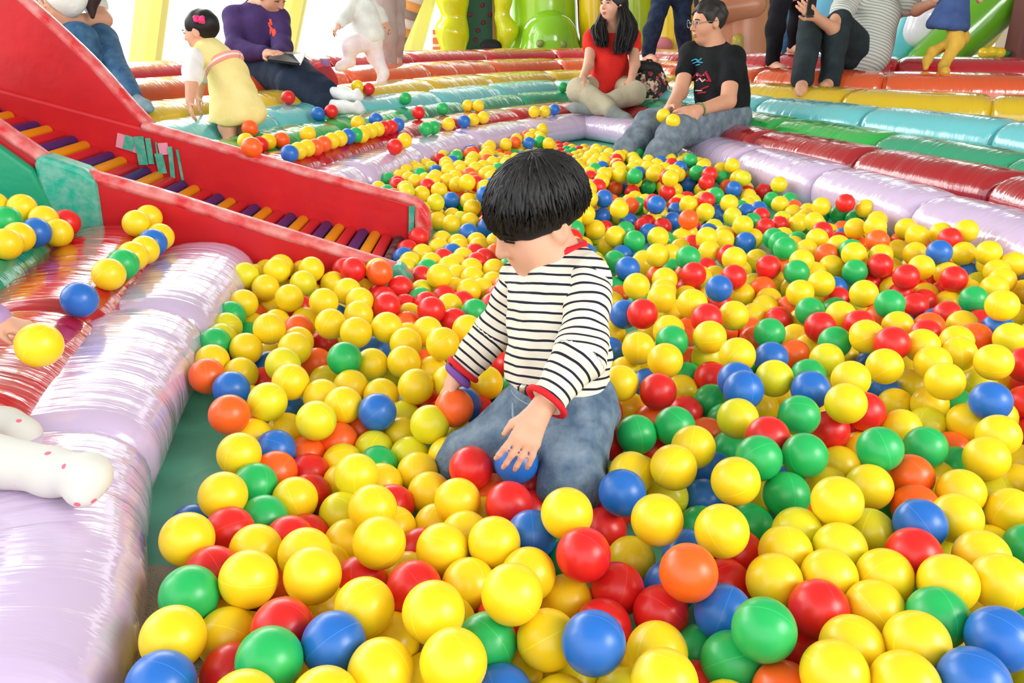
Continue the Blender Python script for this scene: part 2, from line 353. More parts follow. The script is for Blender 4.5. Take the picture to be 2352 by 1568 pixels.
BALLS = """101,811,152B 315,825,160G -69,764,165Y 0,873,176Y -222,815,147B -100,849,167Y -291,778,155G -422,818,153Y -362,933,153Y 242,934,163O -277,945,150Y 
604,813,156B 503,814,148Y -196,887,143Y 46,854,118Y 415,903,127R 104,1000,144R -157,772,143Y 677,939,143Y 310,1030,164Y 383,764,147Y -437,912,143G 
-200,1044,133Y 222,1072,155Y 375,969,121Y 491,904,125Y 286,845,90G -27,1050,129Y -486,1038,144Y 510,1110,163Y 84,1077,163Y 292,920,106B -106,1050,117Y 
367,1174,161Y 535,742,156B 601,934,145Y 430,827,131Y 558,872,139G -33,862,106G 180,757,141Y 531,969,129Y 157,1006,78R 213,954,77R 278,1240,148Y 
186,1199,123B -380,877,102Y 453,971,127Y 189,849,102Y -297,854,136R 516,1279,149G -408,743,150B 458,745,148Y 709,1119,126Y -479,1177,131Y 
473,1224,103G 653,1291,155G -63,987,100Y 593,1016,132R 869,1326,116Y 636,1090,134B -230,1165,114Y 493,1038,126L 412,1038,121Y 81,1002,59Y -93,1212,98Y 
-5,1190,105R -281,1295,99L 619,1236,111Y 428,1256,157G 653,1456,164Y -140,967,110R -499,1327,124Y 845,1194,89Y -382,1247,79Y -558,1461,137O 
-390,1470,119L 245,1441,103G -390,1050,115Y 560,1443,144G 574,1119,98L 439,1436,141L 693,1014,129Y 193,1113,49Y -500,1525,134L 780,1374,112G 
112,1516,99L -166,1488,101L 31,1098,109B -127,1437,56Y -451,1112,106R 959,1493,150B -280,1540,102B 22,1496,40G 714,1284,103O 3,1564,91R 912,1586,152Y 
24,996,112Y 330,1325,140Y 776,1229,105Y 314,1611,116R 236,1639,123Y 191,1478,68R 1055,1664,162Y -456,1268,95G 559,1607,149L -350,806,105R 
-306,1019,130Y -212,1658,106Y 467,1511,167B 828,1685,143Y -138,1681,106Y 924,1391,128Y 320,1446,119G -354,1561,108Y -434,987,121R -479,1628,131Y 
453,1104,110L -417,1179,85G 346,1717,143Y -153,1315,49Y 618,1551,148B -78,1657,42R -60,1716,88Y 45,1747,101R -164,1818,143Y 943,1529,85Y -165,901,73Y 
-679,1681,121O 158,1204,45R 476,1851,147Y -389,1767,126G 87,1595,110Y -182,1386,50Y 642,1485,89R 469,1342,150R 205,1637,52R 305,1844,121Y 
212,1277,113Y 715,1590,154Y -605,1926,140Y 502,1698,164Y 1026,1753,145Y 35,1355,40R -614,1640,108B 408,1197,57G 1239,1974,184Y -300,1240,53L 
-256,1800,103Y 323,1026,70R -232,1038,66R 784,1481,95Y -277,1167,45Y 849,1841,152Y -391,1932,127Y 338,2017,146R -441,1343,77O -463,1423,79B 
-334,1809,93Y 716,1504,122R 338,790,91O 353,1301,42B 877,1769,163R 44,1936,92L 646,1425,42Y -653,1878,105Y 129,936,68R 167,1928,96O -464,1982,131Y 
397,929,42R 938,1693,147Y 693,1213,85O 748,1808,106L -118,2036,95Y 587,2058,126Y 126,1673,106R -4,2091,98O -319,1971,126Y 660,1975,108G 251,1966,59B 
1226,1890,127L 65,1563,40B 259,915,40G -111,1538,42L -632,2224,118Y 1006,2245,124Y 874,1697,40Y -13,797,80B 1027,2124,135G -520,1723,130L 
-523,1843,121Y 952,1778,154Y 451,1686,56G 360,1093,76R -394,1393,43R 420,2202,125Y 612,2328,113B 388,1861,131G 801,2010,112R 618,1815,107B 
473,2052,161Y -366,1705,83Y -358,1510,50O -46,1935,42R 372,2355,111Y -77,1138,81Y -519,2156,129Y 235,2364,100B 801,1904,112G -730,2334,113Y 
1347,2285,93G -213,719,149Y -361,1124,81R 881,1563,60L -207,1468,40L -263,1899,111Y 470,1780,71R 1348,2413,115R -127,1941,46Y -797,2368,140L 
-411,1614,101Y -284,1494,40L 1213,2436,114R -409,2457,121O 924,1646,68Y -729,1881,118G -228,2199,90R 932,2378,111Y 954,1798,42Y -635,1769,86Y 
57,2478,107Y 894,1320,42L -294,1680,73Y 706,1910,75O 496,1977,147R 137,2497,109L 144,1559,40O 570,2490,105R 154,1751,101Y 301,2087,119B 846,2307,105Y 
1186,2564,112R 1197,2323,59R -473,1538,58Y -491,2458,130R -360,2240,87R -264,1419,46G -246,1346,49Y -231,2508,94Y -376,1316,45R -338,1440,40Y 
-713,2407,143Y 79,859,38L 836,2186,92G -235,1553,40Y -705,1788,111Y 279,1284,60L 1111,2571,90G -630,2380,111L 1384,2594,148B -417,1468,40O 
825,2559,108R 819,1093,86G 483,2657,120Y -752,2190,114Y 1186,1966,98O 1008,2021,110Y -216,1276,46R 900,2510,106G -132,1223,40Y 6,860,40Y 
1514,2684,118Y 447,1484,45G 1536,2580,150Y 884,2091,114Y -421,2133,100Y -25,2037,42Y -486,1889,61O 401,1773,40Y 871,1417,45G -220,2004,102Y 
-109,2268,60G 386,1649,44R 689,2463,105R 371,2549,106B -34,1320,42O 573,1298,70Y 942,2768,113G 1298,2521,119Y -58,2375,42R 562,1676,44Y -299,703,159Y 
724,2601,124Y 482,1619,139B 959,1359,40Y 394,1401,42B 575,2606,126G 1125,2633,131Y -479,2293,115Y -623,2467,129Y 1085,1745,69L -280,978,64Y 
810,1373,41Y 678,1727,100G 279,1093,76B 1430,2335,110Y -349,2466,69R -524,1481,74Y 1570,2796,167Y 219,2474,107Y -204,1201,49Y -434,2232,106Y 
1167,1726,129R 276,2131,42Y 1431,2850,135Y 451,2969,85G 1596,2535,125Y 1220,2179,83R 1078,1861,131Y 1188,2041,105Y 635,940,42Y -749,2030,103L 
264,1681,39Y 188,1712,40Y 1075,2680,74Y 1289,3042,114Y 145,826,46L 727,2478,40Y 328,1213,42G -762,2107,108G 268,2567,107Y 103,1923,40Y 766,2229,49R 
394,1940,129Y 1104,1599,93R 387,3013,91Y 303,2386,44Y 692,3187,113O 240,1027,66B 872,3007,69B 905,2017,115R -559,2019,101O 484,1884,80L 541,2987,94Y 
-369,2754,44Y -151,1147,42R -386,1063,40O -155,1638,40R -136,2474,56Y -352,1188,42R 326,3167,77Y 138,2817,116L 1363,2706,111Y 898,1488,40O 
432,3287,131Y 1496,2753,149R -424,3283,90Y 242,2682,116B -240,1634,40L -191,1823,67Y -581,3286,98R 1260,2775,136O 1036,1927,122R 412,1553,40O 
706,2867,73Y -7,2791,40G -700,3319,40R 900,3160,96Y -451,1822,43Y -510,3353,107O 1571,3360,121L 1636,3138,134Y -247,3305,66Y 596,3381,128B 
1382,3395,132R -165,2213,51R 878,1775,41B 1324,2954,143Y 1011,1687,42G 710,2937,106Y -557,2461,84Y 12,2835,106Y 777,2113,40Y -51,3211,130R 
118,2137,40R 940,2587,119Y -62,2738,44Y 798,2504,54O 8,2909,135G -544,3326,40Y 1083,2754,94O 126,2058,40Y 707,1475,47Y 1465,3387,111Y -376,3385,105Y 
1484,2392,116Y -188,2338,53Y -358,3094,65R 820,3459,80Y 712,2286,41Y 1298,3431,110Y 182,2209,40O -115,3509,142B 90,2927,118R -506,2060,42R 
478,2475,92Y 360,2802,56G 696,1011,39Y 1107,2924,104Y 1426,2966,51Y 281,3138,146Y -106,3348,42B -166,1073,48Y -557,1221,40B 1256,1998,112B 
-329,3532,104L 175,2726,108Y 322,3433,142Y 93,2213,40Y 140,2277,40Y -363,2015,42B -25,2534,46O 1790,3086,97B 1197,3403,42Y 1497,3076,105Y -9,3295,146Y 
34,1266,42R 1341,2405,40Y -702,3607,96Y 1722,2821,109Y -205,3786,141Y 116,3149,131Y 389,3483,132B 879,2869,42Y -321,1365,40Y 227,2280,40Y 
126,3320,148Y -318,3461,42Y 796,3024,73Y -305,2661,43R 251,3604,151R -131,2632,48Y 1002,1435,42Y 226,3066,145Y 758,3518,100Y 996,2398,54R 
733,3831,152Y 444,1312,42Y 57,2767,107R 1213,3262,87Y 56,2282,40Y 761,2350,44Y 648,2054,57O 185,2348,40R -623,3337,40L 928,3427,69L 1260,3898,109Y 
1527,2500,111Y 1657,3703,79Y 177,2577,110L 213,3234,148Y 933,3519,104Y 9,1788,40G 1201,3669,66Y -43,2457,42R 129,3897,137R 1244,2697,107Y 
1089,2018,108O -274,3701,77B -174,3561,73Y 263,2209,40Y 3,1707,40Y 1474,3980,74R 427,1847,41G -464,3331,40L 1052,2862,80Y 1264,2402,45R 475,2080,71O 
310,1620,40O 102,2347,40Y 85,2558,114Y -588,2207,56Y 800,1158,40Y -508,1676,42B 709,1130,42L 598,4042,122G 18,2352,40G -110,856,46Y 149,2992,119R 
-38,2134,40Y 1046,3348,42R 62,2419,40R 450,2786,48Y 1069,3975,73B -297,1093,49Y 330,2545,40G 1124,4028,114L 950,4038,92R 37,3441,147Y -413,3757,94Y 
535,4108,116Y 1521,2864,140Y -299,2211,42O -60,2951,40O 706,4146,113Y -542,1943,97Y 1738,2748,114Y 142,2416,40Y -436,3495,106G 666,1284,41G 
-63,3103,43Y -681,3737,105Y 1172,1806,39Y 1567,2410,72Y 279,1864,48Y -601,1818,40R 847,3573,103R 1142,2811,109Y 744,3944,63R 246,842,42R 229,2989,120G 
795,2426,42Y -175,3388,55Y -172,3184,59B 1037,2192,73O -335,3781,105Y 197,2131,40O 391,3541,42B 365,3063,40Y 1410,3515,58G 682,3461,42B -96,2532,40Y 
1126,4258,135Y -48,3709,139L 1444,4261,59Y 690,4180,42G 1575,3348,42O -211,2458,40R 657,860,38R 182,1278,40R -325,1577,39O 507,3504,95O -331,2947,40Y 
934,4201,109G 1157,3016,106R 1345,2228,41R 325,1802,44B 214,2894,112R 98,2492,40Y -140,2742,46Y 62,793,66Y 521,4152,42O 64,2644,106Y 1401,2553,87Y 
-739,1955,101L 91,1092,58G 1635,3837,65B 621,3348,42R 178,2487,40L 839,2356,42O 1241,4072,42R -277,3022,42Y -436,1001,40Y 1478,2289,42Y 992,1887,42Y 
790,2036,40Y -122,1727,40Y -218,2748,51Y 966,2905,97G 285,1473,46R -261,3907,106Y 902,4236,42B 863,1988,40Y 944,4428,132G 1300,2470,44Y 1118,3391,40R 
904,3654,108G 605,1074,40G -186,2679,40Y 1538,2665,52B 1294,4382,42R 462,2400,80Y 331,3580,149Y -303,2290,40Y -154,2403,40R -15,3096,107Y 466,2225,72Y 
-89,913,93Y -393,2901,41B -288,2514,40L -477,3579,108Y 1229,2544,40Y 871,2611,40Y 1528,2589,42L 551,3258,42B -721,2344,40Y 402,2932,40B 984,3035,78G 
-723,2488,131Y 949,3176,40Y 39,2149,40Y 1681,3388,55Y -615,3793,109Y 203,3426,136Y 663,3160,44Y -613,1911,43B 1226,3872,42G 582,2940,42Y 1038,3624,42B 
-325,2371,40R 909,1921,42B -259,2366,50R -38,5167,106Y 457,3262,50G 1683,3218,141B 226,5191,106Y 978,4108,118R -197,3695,75Y 465,1611,45G 669,2156,42O 
762,2817,73R -49,1243,41Y -725,2124,42G 629,1714,40Y -285,2814,45Y 186,893,41Y -362,2831,43Y 103,5211,107B 1009,2646,60Y -269,871,40Y -557,3573,106Y 
-377,3332,40L -457,3920,117Y -272,3137,41Y 1082,3541,42R 450,1943,42O -659,2166,64Y 794,4980,125Y -125,2817,45R 1530,4382,42R 193,3799,131L 
1244,3609,40Y -476,3711,114L -393,2405,53R 1745,3602,41R -63,2601,40Y -177,2889,43Y 1171,2594,41R 379,3660,145R 672,2761,42R -390,3000,42R 
540,3348,42R 205,2052,40Y 1093,4284,66G 64,3252,117Y 66,3080,104Y -101,2887,40R -199,1705,40R 192,1791,40Y 1224,2469,45R 1408,2429,70Y 336,2456,40O 
-126,3035,41Y 690,3068,42R 217,2796,107Y -311,3981,109Y -534,2535,106R 732,3645,42B 1762,3029,42B 553,2752,40G -249,2880,42R 1018,3442,42G 
-598,4001,111G 683,2668,40Y 632,2383,45R 1044,2548,40B -477,2525,41Y 889,3536,40B 966,2328,44G -314,1856,40L 168,3553,131Y -397,3856,109R 632,3014,42Y 
-11,3870,129Y -10,931,86R 546,2455,40Y 432,3991,108Y 1446,3432,54G -293,2738,44G 1451,3228,99Y -318,4163,123Y 495,3448,41B 1804,3647,54R 303,4107,120Y 
489,2661,42O -285,2437,40G -632,1988,40Y 16,5229,109O 174,5265,107G -124,3772,119L 455,4105,118Y -209,3092,40Y -137,3117,40Y 790,2582,40L 
1025,1561,79L -379,3940,118Y 44,3171,102B 909,2547,40Y -618,2279,68R 1821,3242,82R -186,2538,40Y 592,2156,42O 624,2621,53Y -683,3400,40Y -138,2956,40R 
-199,3018,40Y 1139,3959,40Y 1093,1546,41R 808,4153,122Y 592,4047,40R 55,2568,40R -189,4286,112Y -221,2949,42B 942,2792,40O 52,3916,112O 1371,2503,41R 
1108,3667,42B 1280,3786,57G 1095,4363,97Y 1771,3529,44R 200,5631,136Y 839,2242,40Y 1158,3484,40L 1090,4180,42O -314,914,89Y -713,3476,40Y 
1110,3131,40G -738,2201,40Y 1155,2728,116G 547,4269,119Y 833,3343,40L 575,3755,42G 704,4313,114Y -535,4198,115Y 996,4339,115Y 388,2142,40Y 
-755,2276,43O -234,1935,40O -396,4575,111R 842,3205,46Y -103,4486,108Y -260,3548,40Y 430,4656,104Y -60,3437,105Y 22,1630,40O -99,4046,110Y 
869,4313,113B -309,4616,120G 237,4355,108Y -536,3857,110R -132,4119,113Y 91,3522,124R -202,2819,40Y 714,4756,111G -528,3439,105R -44,4154,108Y 
-684,3553,40Y 53,3686,119L 1053,2347,49Y 811,4103,40Y -565,3721,107G 1647,3187,79B -792,2453,110Y -459,4136,110G 625,4297,110L 379,3311,42R 
1503,3116,40O 596,3467,117R -239,4766,114O 1367,2602,40R 588,2685,40O 1350,3310,40O 753,5082,107O 568,3419,40R 432,4431,110Y -668,2537,98Y 
382,4074,107R 751,3760,40R -60,3555,108Y 727,945,59G 1077,3203,40Y 519,1240,40O 793,3268,40B -170,3924,110R 231,4211,105Y -278,4062,109Y 
1570,2619,100Y -388,4222,109B 1126,3832,40L 237,3877,131L 1321,3047,40O 844,4219,97Y 566,2531,43R 496,4505,108Y -525,3647,105O -213,4136,110O 
337,4003,110R -422,4349,106L 1081,3767,40Y 58,4295,106Y 137,4211,109Y -275,4345,111Y 1280,3708,40O -500,4010,112Y 157,3085,108Y 301,3930,106Y 
1108,1853,40Y -4,4226,110R 1120,4111,98Y 513,1352,40B 888,4689,117G 639,4198,104B 556,934,40R -222,4565,108L 592,4641,116Y 183,4106,110G 424,4272,109G 
817,4746,118G 703,3224,48Y 749,4556,106Y 1204,1747,70R 729,1549,40R 23,3371,112Y 55,4168,104Y 753,5165,120Y 673,4648,106L 666,4514,108Y -600,1709,42Y 
-337,4282,123Y 226,2423,40Y 99,4379,107R 112,5411,110Y 1318,3638,40Y -221,4417,109Y -288,2119,42Y 1319,2766,40Y 557,4780,108L -553,4075,110Y 
-140,4842,106Y -417,2474,40R 595,3128,41G -480,4271,107Y 1242,2622,40R -153,4368,108Y -429,2538,104Y 569,4564,109R 862,4566,112Y -378,4089,108Y 
-219,3480,40L 666,799,76L 586,3908,40Y -260,4217,109Y 1073,3062,40Y -22,3641,105L 949,4117,40Y 739,4228,112Y 842,4400,112R 258,3353,118Y 
-147,4979,107Y -491,3791,111Y 812,4645,110Y 672,1645,40Y 316,4299,108B 83,1710,40Y -137,4560,109O -515,2274,40B 1572,3044,42O -152,4705,109Y 
469,4348,106B -71,4283,108G -102,3550,40R 147,4302,110Y -719,2511,42Y -349,4411,119Y -641,3620,40R 388,4155,110Y 8,4022,116R 607,3486,40L 786,2739,40Y 
1237,3471,40Y 1278,3538,40Y -636,3758,40Y 581,1917,40G 1158,2774,40Y 1268,3128,40R 470,3548,40Y -458,4442,105Y 269,3050,40Y 989,2486,40Y -21,4349,109Y 
830,3896,40R -18,3788,109B 463,4772,105Y 780,1849,48Y 762,4391,112Y 623,2459,40Y 29,5352,110Y -382,942,40Y 334,3231,40Y -134,5074,107Y 66,1993,40O 
608,4112,84Y 466,855,40Y 154,1984,40Y 769,4181,40Y 755,4027,118R -370,2313,67R -324,4489,114B -785,2541,99Y 787,4293,109Y 1278,3266,40Y 1315,3195,40B 
354,4228,108Y -547,3939,107R 1352,3567,40G 502,4844,106L 143,3224,107G -108,3427,40R -216,4649,108Y 1154,4037,40R 798,4492,109B -385,4664,112Y 
674,4387,109Y 471,2862,40L 343,1906,40Y -111,4200,109Y -511,4347,108Y -31,4442,108Y -504,3399,40R -626,2459,47Y 67,3785,107R 782,3833,40Y 547,3830,40Y 
251,3733,133Y 593,4187,40B 353,3859,108Y 1571,2788,50Y 513,4650,104Y 669,4826,106O 495,4933,108Y -95,3887,108B 137,2841,40B 1034,3703,40G 
467,4582,107Y 1286,2693,40Y 347,4373,105Y 387,2380,40G -189,4022,108O 184,5369,110L -58,3960,108Y 495,4201,100Y 339,2065,40Y -421,4012,107Y 
138,4961,40Y 137,5577,110Y 60,4822,40R 98,4082,106O 102,1787,40Y 306,4814,40Y 919,4505,107Y 626,3839,40Y 183,4889,40Y 14,4887,40Y 850,4927,103G 
628,4716,107Y 224,4820,40O 880,1244,42Y 344,4884,40B 195,3303,111O -224,4849,107R 1225,2243,40B 302,4958,40Y -678,3690,40R 553,4357,113R 1306,2546,40R 
265,4888,40L 743,3330,40R -143,3626,40G -213,3765,40G 305,3644,108Y 58,4962,40Y 643,3553,40Y 13,5168,40G 99,3982,109L 182,5027,40G 1237,2764,40Y 
386,5101,40Y 223,4957,40R 60,5101,40B 20,5032,40Y -32,3266,75Y -66,5031,40Y 95,5492,108O 343,5169,40G 381,4954,40Y 181,5172,40L -80,5182,40O 
270,2631,40Y 108,3431,109Y 423,5171,40Y 97,4893,40Y 261,5027,40Y -24,5098,40O 142,5099,40B 264,5165,40Y 343,5026,40O 906,3241,40O 557,4437,107Y 
307,5097,40R 143,2558,40R 915,3611,40B 180,3708,108L 304,5387,40R 102,5168,40Y 1453,2701,40G 302,5238,40R 140,3625,111Y 57,5234,40Y 876,1907,129Y 
-687,1935,47R 101,5031,40Y -385,828,40L 222,5096,40R 295,2843,40L 633,3704,40Y -26,4956,40L 381,5239,40G 496,3757,40Y 762,2656,40Y 345,5310,40G 
-568,1567,40O 179,5495,106Y 464,2298,40Y 17,4747,40G 464,5239,40Y 424,5308,40R -507,2140,40Y 144,1855,40G 140,4820,40R 463,5380,40Y 394,1008,40Y 
245,1396,40Y 1020,4425,107Y 356,5454,40O 384,5379,40Y -333,3579,40Y 1109,2207,40B -216,3908,40O 1664,3773,42B -643,3873,88B 301,5526,40R 960,4618,107L 
136,5243,40Y 1398,2777,40L 466,3830,40O -435,2277,40Y 805,3543,40Y 909,3903,40Y 538,1427,40Y 423,5027,40Y 1195,2697,40L 180,4751,40B 586,5313,40Y 
-756,2418,40Y -598,3548,40Y 512,1083,40Y -70,1787,40B 189,2623,40B 874,3830,40Y -68,952,40O 5,3508,115G -236,4945,102B 58,1857,40R -486,2354,40Y 
-68,4886,40Y 1347,3122,40G 229,4023,108Y 191,3940,110Y 101,2911,40G -596,3689,40Y -633,3471,40Y 633,1151,40R -106,5107,40Y 1434,2363,40R 918,4328,40R 
1277,2833,40Y 305,4677,40O 1349,2973,40Y 557,3061,45B 1009,4525,98Y 106,2628,40Y -104,3635,109Y -804,2490,40Y 60,5384,40Y -317,4797,98Y 426,3614,40Y 
385,4815,40Y 580,1495,40Y -396,3473,40O 1172,4127,40Y 444,3027,40B 263,5311,40Y -476,3473,40L 410,2452,54B 655,3630,40Y -512,3547,40Y 225,4677,40Y 
-255,3839,40R 1382,3072,92Y 347,3615,40Y -180,3977,40Y 315,3506,111R 280,3244,97Y 57,1162,40G 727,1708,40L 718,4255,40O -583,3406,40Y 830,5034,78R 
959,3965,40Y -205,2085,40Y 21,2907,40O -106,4956,40B -421,3398,40Y 990,4256,94B 623,5242,40R 923,4461,40Y 788,2894,40Y 1204,1911,40O 347,4744,40R 
966,4392,40B -68,1071,40B -554,3480,40B -430,2185,47Y 203,5705,106Y 947,2003,40G 702,5237,40Y 476,934,40O -339,3664,40B 224,3498,108R 953,4534,40Y 
1152,4198,89Y -482,3621,40O 103,1633,40Y 633,4673,40G 691,1359,40Y 1046,4389,40R 223,5240,40Y 265,775,74Y -169,2008,40O 544,1162,40Y 12,2997,103B 
-290,3770,40Y 1119,2847,40Y 403,3587,112R 1123,1994,40Y 382,3687,40Y 219,3165,104Y -314,4702,108L 1322,2899,40R 506,5311,40R 5,2221,40R 466,5100,40Y 
1425,3121,40Y 676,4322,40Y 379,2619,42Y 1276,3396,40L -22,5242,40Y 836,3760,40Y 667,5166,40Y 1036,2991,40Y 423,4887,40Y -309,4036,40O -97,3691,40Y 
141,3968,40G 139,4107,40Y -306,3900,40Y 1261,2076,42O 758,4043,40Y 779,1925,40Y 58,2837,40Y 630,4257,40Y 178,4613,40Y -482,936,40Y 302,4537,40L 
1004,4314,40R 182,5308,40Y -263,3972,40Y 264,5455,40Y 1162,1642,40Y 265,3339,40R 586,1781,40Y 262,5595,40G 466,1147,40G 1084,2921,40R 402,2006,40Y 
-175,3835,40Y 100,4037,40Y 97,4752,40R 1495,2769,40R 219,4538,40O 468,4255,40Y -134,3762,40Y 1029,3128,40Y -263,4811,40Y 839,4324,40R 553,1014,40Y 
311,3403,40G 14,5316,40L 146,5379,40R -53,3346,101R 1607,2569,40Y 757,4324,40Y 269,3808,107R 877,4396,40B 247,3127,40Y 666,4753,40Y 89,3125,40R 
186,4043,40B 1114,2286,40Y 901,2068,40R 645,1868,40Y 547,4254,40Y -21,3412,40Y 98,5314,40Y 462,3685,40Y 16,4608,40L 182,3617,40O 1442,3283,40L 
1447,2136,40Y 1515,2846,40Y 791,4962,40Y 1089,329,106O 279,552,148G 123,406,147Y 950,951,107R 1561,2317,134R 952,810,104G 1409,985,106R 953,680,103B 
517,2152,70R 1452,916,106Y 262,3899,40Y 353,3905,40R 437,3904,40Y -593,3965,40Y -511,3968,40Y -390,3897,40Y -136,3904,40Y -56,3904,40Y 24,3897,40Y 
103,3897,40Y 183,3901,40Y 963,3845,40Y -553,3897,40Y -470,3900,40G -96,3835,40L -17,3829,40G 64,3828,40Y 146,3830,40Y 225,3827,40Y 305,3832,40Y 
387,3833,40O 994,3772,40O -596,3829,40Y -508,3831,40Y -424,3824,40R -345,3830,40R 260,3756,40Y 339,3760,40G 417,3760,40Y 671,3773,40Y 916,3760,40B 
-363,3739,40Y -56,3759,40Y 24,3759,40L 102,3759,40Y 181,3757,40O 797,3691,40Y 876,3685,40L 955,3689,40Y -551,3763,40R -472,3760,40Y 347,4046,40L 
429,4044,40G -511,4110,40Y -429,4111,40G -347,4117,40Y -268,4110,40Y -226,4042,40L -138,4045,40R -59,4043,40Y 21,4043,40R 267,4042,40Y 220,3971,40Y 
309,3975,40R 395,3972,40Y -552,4036,40O -470,4042,40B -388,4042,40R -428,3968,40R -349,3967,40Y -98,3973,40Y -18,3974,40Y 61,3967,40R 983,4189,40Y 
-516,4247,40O -432,4254,40B -352,4250,40Y -271,4256,40Y -192,4250,40R -113,4254,40Y -68,4188,40B 12,4186,40O 109,4181,40B 188,4188,40R 268,4184,40Y 
349,4186,40Y 428,4186,40G -556,4178,40R -474,4180,40B -394,4182,40G -306,4185,40R -227,4178,40Y -147,4183,40Y -182,4111,40Y -101,4115,40Y -21,4114,40O 
59,4112,40L 220,4115,40Y 303,4112,40R 389,4117,40R -18,3689,40R 63,3690,40Y 142,3687,40Y 222,3686,40Y 303,3686,40O -515,3693,40G -434,3690,40R 
103,3618,40Y 267,3615,40Y 829,3619,40R -561,3618,40Y -403,3617,40L -63,3619,40R 23,3621,40R 589,4325,40Y -437,4400,40Y -347,4396,40G -68,4325,40O 
21,4322,40L 101,4325,40L 180,4323,40Y 268,4325,40Y 349,4325,40Y 428,4324,40Y 509,4325,40O 800,4255,40R -480,4318,40L -386,4322,40O -307,4328,40Y 
-227,4323,40Y -148,4325,40R -26,4257,40Y 64,4246,40Y 143,4253,40Y 226,4258,40Y 305,4254,40Y 388,4255,40O 180,4465,40Y 260,4466,40Y 341,4466,40L 
422,4469,40G 503,4464,40G 593,4461,40R 675,4462,40Y 755,4460,40Y -389,4464,40R -307,4465,40G -228,4468,40Y -148,4464,40Y -65,4466,40R 15,4462,40L 
100,4464,40Y 388,4395,40R 468,4393,40Y 550,4395,40Y 634,4391,40Y 714,4392,40Y 797,4393,40Y -266,4397,40Y -187,4395,40Y -104,4396,40Y -22,4389,40Y 
59,4395,40B 139,4395,40O 218,4393,40G 300,4397,40Y 142,3549,40Y 223,3549,40O 312,3543,40Y -432,3544,40Y -18,3554,40L 62,3549,40R 103,3480,40G 
183,3480,40Y 262,3480,40O 757,3468,40Y -56,3485,40Y 24,3480,40B -143,4604,40Y -63,4607,40Y 95,4607,40Y 262,4606,40Y 341,4606,40Y 430,4606,40R 
629,4534,40Y 710,4533,40Y 790,4531,40O 874,4532,40Y -392,4611,40L -312,4612,40Y -224,4607,40G -25,4537,40L 60,4533,40R 140,4537,40Y 384,4539,40L 
466,4535,40Y 548,4530,40O 834,4463,40L 1002,4471,40L -425,4538,40Y -345,4535,40L -266,4539,40G -186,4537,40Y -107,4533,40O -305,4743,40G -221,4742,40R 
-142,4745,40O -62,4747,40Y 260,4749,40O 385,4672,40Y 474,4677,40B 554,4677,40Y 713,4670,40G 792,4677,40L 871,4672,40Y 955,4674,40Y -264,4675,40Y 
-181,4674,40L -101,4677,40G -22,4678,40Y 61,4680,40Y 140,4683,40Y 510,4601,40G 589,4603,40Y 671,4602,40Y 755,4603,40O 835,4601,40Y 915,4606,40G 
1000,4599,40Y -356,4682,40Y 61,3410,40R 143,3411,40Y 227,3409,40O 12,3336,40R 103,3343,40Y 185,3339,40R 1233,3200,40Y 1406,3198,40Y 62,3274,40Y 
141,3273,40Y 226,3270,40Y 505,4891,40R 464,4819,40Y 544,4822,40Y 623,4821,40G 714,4817,40Y 794,4812,40O -231,4893,40R -151,4888,40Y -183,4814,40R 
-104,4815,40Y -22,4816,40Y 426,4741,40Y 506,4751,40O 586,4750,40Y 749,4746,40Y 836,4744,40Y 922,4747,40Y 1190,3134,40G 14,3211,40R 100,3204,40R 
182,3204,40Y 1236,3055,40Y 10,3131,40Y 168,3127,40O 1272,2984,40R 21,3050,40Y 101,3046,40Y 180,3049,40Y 1156,3062,40B 1243,2910,40Y 58,2978,40R 
142,2979,40Y 225,2984,40R 1116,2994,40Y 1193,2988,40Y 183,2911,40Y 263,2915,40Y 1009,2918,40G 1164,2914,40Y 216,2839,40O 1198,2843,40Y 100,2768,40Y 
179,2769,40Y 259,2772,40R 142,2699,40Y 222,2696,40L 1014,2722,40L 1377,2680,40Y 1613,2690,40Y 594,5024,40Y 673,5032,40R 752,5031,40R 503,5029,40Y 
461,4957,40B 544,4962,40Y -146,5031,40Y 592,4898,40O 671,4884,40Y 752,4893,40Y 838,4879,40G -188,4963,40Y 63,2697,40R 1563,2490,40Y 228,2548,40Y 
1497,2432,40Y 1638,2426,40R 550,2278,40Y 1558,2285,40R 1637,2276,40Y -802,2343,40L 1547,2206,40Y 1651,2198,40Y 949,2132,40Y 1526,2129,40B 
1608,2131,40Y 1567,2061,40G 1646,2062,40R 1606,1992,40Y 47,2070,40G 1402,2070,40R 1482,2062,40Y 543,5239,40G 750,5172,40R 503,5170,40B 588,5170,40B 
545,5102,40Y 624,5098,40O 713,5101,40B 797,5096,40G 325,1987,40R 1358,1990,40Y 1440,1994,40Y 1524,1994,40Y 1080,1927,40O 1402,1924,40Y 1482,1925,40B 
1566,1924,40R 1357,1859,40Y 1444,1856,40B 1523,1857,40O 1611,1857,40Y 1326,1780,40Y 1405,1786,40G 1489,1785,40R 1571,1781,40R 543,1848,40R 
302,385,107Y 107,612,109Y 1212,1189,107Y 1465,763,105Y 844,468,108Y 171,5594,40Y 215,5660,40Y 1594,2251,103Y 52,397,105Y 1354,463,97G 104,5450,40Y 
184,5450,40Y 140,5521,40Y 219,5524,40L 225,5381,40L 1604,1707,40Y 677,1786,40Y 1251,1808,40O 1282,1714,40B 1366,1711,40G 1446,1718,40O 1525,1709,40Y 
753,1627,40Y 1241,1646,40O 1323,1644,40Y 1403,1636,40R 1482,1641,40R 1562,1639,40Y 1443,1566,40L 1523,1564,40G 1611,1576,40Y -370,1641,40R 
1572,2159,105Y 679,413,109G 1394,1457,108R 1375,1193,107Y 347,471,108Y 668,704,106Y -476,488,98G 659,305,81Y -385,311,92Y 56,3592,108L 1615,1759,103Y 
